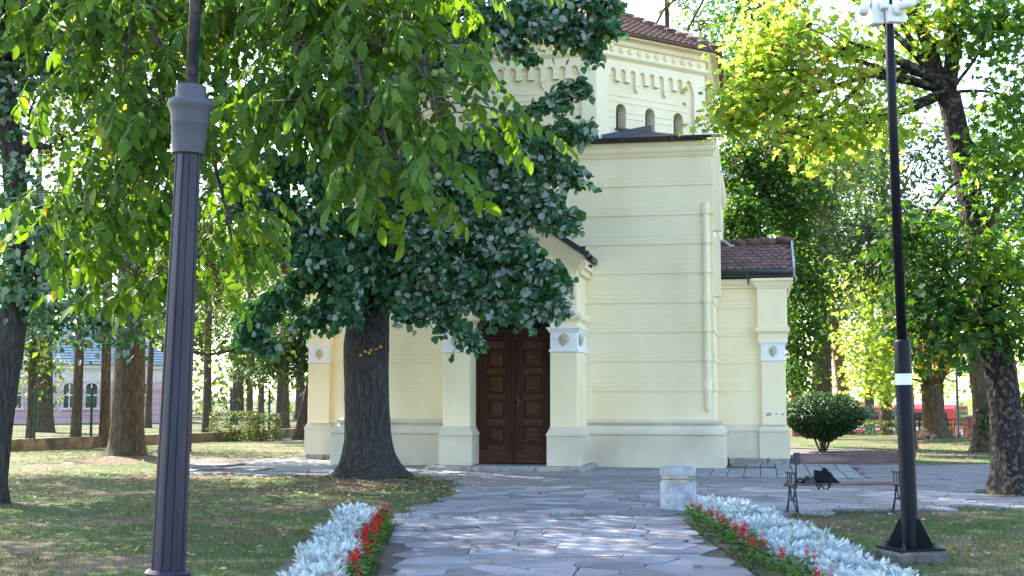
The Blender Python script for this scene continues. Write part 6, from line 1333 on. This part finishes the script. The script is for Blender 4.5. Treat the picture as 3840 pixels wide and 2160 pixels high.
while x < L - 1:
    w_ = .34; z0, z1 = 1.0, 2.3; pts = [(x - w_, z0), (x + w_, z0), (x + w_, z1)] + [(x + w_ * math.cos(t), z1 + .25 * math.sin(t)) for t in np.linspace(.2, math.pi - .2, 7)] + [(x - w_, z1)]
    b = MB(); b.prism([(x - w_ - .12, z0 - .02)] + [(x + (a - x) * 1.35, z + (.1 if z > z1 - .01 else -.02)) for a, z in pts[1:]] , -.05, .01); wn = b.obj('window', M['pinkw'], T)
    b = MB(); b.prism(pts, -.058, -.052); b.obj('pane', M['glass'], wn); b = MB(); b.box(x - .035, x + .035, -.075, -.06, z0, z1 + .2); b.box(x - w_, x - .036, -.075, -.06, 1.75, 1.82); b.box(x + .036, x + w_, -.075, -.06, 1.75, 1.82); b.obj('window_bars', M['buswhite'], wn); b = MB(); b.box(x - .55, x + .55, -.12, .01, z0 - .14, z0 - .02); b.obj('sill', M['pinkw'], wn)
    x += 1.32; i += 1
    if i % 3 == 0: b = MB(); b.box(x - .35, x - .15, -.05, .01, 0, zw - 1.06); b.obj('pilaster_strip', M['pinkw'], T); x += .55
# ============================================================ GRASS AND LITTER
def lawn_pts(n, x0, x1, y0, y1):
    p = np.stack([rng.uniform(x0, x1, n), y0 + (y1 - y0) * rng.random(n) ** 1.0], 1); return p
def is_lawn(p):
    x, y = p
    if in_path((x, y)) or (y > 16 and inside((x, y), court)) or in_bld((x, y), .1): return False
    if XR < x < XR + 1.42 and y < 18.1: return False
    if xl(y) - .9 < x < xl(y) and y < 17.1: return False
    return abs(x) < y * .42 + .5
P = np.concatenate([lawn_pts(60000, -8, 8, 9.5, 17), lawn_pts(42000, -11, 11, 17, 27), lawn_pts(20000, -16, 20, 27, 44)])
cl = np.sin(P[:, 0] * 1.7 + 2 * np.sin(P[:, 1] * .6)) * np.sin(P[:, 1] * 1.3 + 1.5 * np.sin(P[:, 0] * .9)) + .5 * np.sin(P[:, 0] * 4.1) * np.sin(P[:, 1] * 3.7)
cl = cl - 1.1 * np.exp(-((P[:, 0] - LIN[0]) ** 2 + (P[:, 1] - LIN[1] + 1) ** 2) / 9.) - .8 * np.exp(-((P[:, 0] + 9) ** 2 / 30 + (P[:, 1] - 25) ** 2 / 10))
keep = rng.random(len(P)) < np.clip(.62 + .45 * cl, .06, 1.); P = P[keep]
P = np.array([p for p in P if is_lawn(p)]); N = len(P); pos = np.concatenate([P, gz(P[:, 0], P[:, 1])[:, None]], 1)
T_BL = (np.array([(0, -.10, 0), (0, .10, 0), (.6, .05, .05), (1, 0, .18), (.6, -.05, .05)]), [(0, 1, 2, 3, 4)])
d = rng.normal(size=(N, 3)) * .5; d[:, 2] = .9; nn = rng.normal(size=(N, 3)); nn[:, 2] *= .2
size = rng.uniform(.025, .06, N) * (1 + np.clip(P[:, 1] - 15, 0, 20) * .03)
v, l, s = batch(T_BL, frames(d, nn), pos, size); o = obj_from(fast_mesh('grass_blades', v, l, s, M['blade']), 'grass_blades'); o['kind'] = 'stuff'; tag(o, 'short patchy lawn grass on both sides of the path', 'grass')
# tufts along the edges of the paving
E_ = [((x, y)) for x, y in [(xl(t) - .03 + rng.normal() * .03, t) for t in np.arange(9, 17.5, .012)] + [(XR + .03 + rng.normal() * .03, t) for t in np.arange(9, 18.3, .02)]]
ed = court[:16] + court[-10:]
for i in list(range(0, 8)) + list(range(len(court) - 9, len(court))):
    a, c = np.array(court[i]), np.array(court[(i + 1) % len(court)]); L = np.linalg.norm(c - a)
    for t in rng.random(int(L * 90)): q = a * (1 - t) + c * t + rng.normal(size=2) * np.array([.10, .16]); E_.append((q[0], q[1]))
E_ = np.array(E_); E_ = E_[rng.random(len(E_)) < .55 + .4 * np.sin(E_[:, 0] * 3 + E_[:, 1] * 2)]; N = len(E_); pos = np.concatenate([E_, gz(E_[:, 0], E_[:, 1])[:, None] + .005], 1); d = rng.normal(size=(N, 3)) * .6; d[:, 2] = .9; nn = rng.normal(size=(N, 3)); size = rng.uniform(.04, .09, N)
v, l, s = batch(T_BL, frames(d, nn), pos, size); o = obj_from(fast_mesh('edge_tufts', v, l, s, M['blade']), 'edge_tufts'); o['kind'] = 'stuff'; tag(o, 'grass tufts growing over the paving edges', 'grass')
# fallen leaves
n = 5200; P = np.stack([rng.uniform(-12, 13, n), 9.5 + rng.random(n) ** .9 * 30], 1); P = np.concatenate([P, np.array([LIN[0], LIN[1] - 1.2]) + rng.normal(size=(1500, 2)) * np.array([1.9, 1.7]), np.array([-9, 26]) + rng.normal(size=(900, 2)) * np.array([3, 2.0])]); P = P[np.abs(P[:, 0]) < P[:, 1] * .42]; paved = np.array([in_path(p) or (p[1] > 16 and inside(p, court)) for p in P]); ok = np.array([not in_bld(p, .05) for p in P]) & ((~paved) | (rng.random(len(P)) < .22)); P, paved = P[ok], paved[ok]; N = len(P)
pos = np.concatenate([P, (gz(P[:, 0], P[:, 1]) + np.where(paved, .042, .03))[:, None]], 1); d = rng.normal(size=(N, 3)); d[:, 2] *= .12; nn = rng.normal(size=(N, 3)) * .25; nn[:, 2] += 1; size = rng.uniform(.03, .085, N)
v, l, s = batch(T_LIN, frames(d, nn), pos, size); o = obj_from(fast_mesh('fallen_leaves', v, l, s, M['litter']), 'fallen_leaves'); o['kind'] = 'stuff'; tag(o, 'dry fallen leaves scattered over lawn and paving', 'leaves')
# litter ring round the maple foot, on a patch of bare earth
b = MB(); n = 26; rr = [.72 * rng.uniform(.85, 1.1) for _ in range(n)]; b.add([(MAP[0] + rr[i] * math.cos(2 * math.pi * i / n), MAP[1] + rr[i] * math.sin(2 * math.pi * i / n), .012) for i in range(n)], [tuple(range(n))]); o = b.obj('earth_patch', M['lawn']); o['kind'] = 'structure'
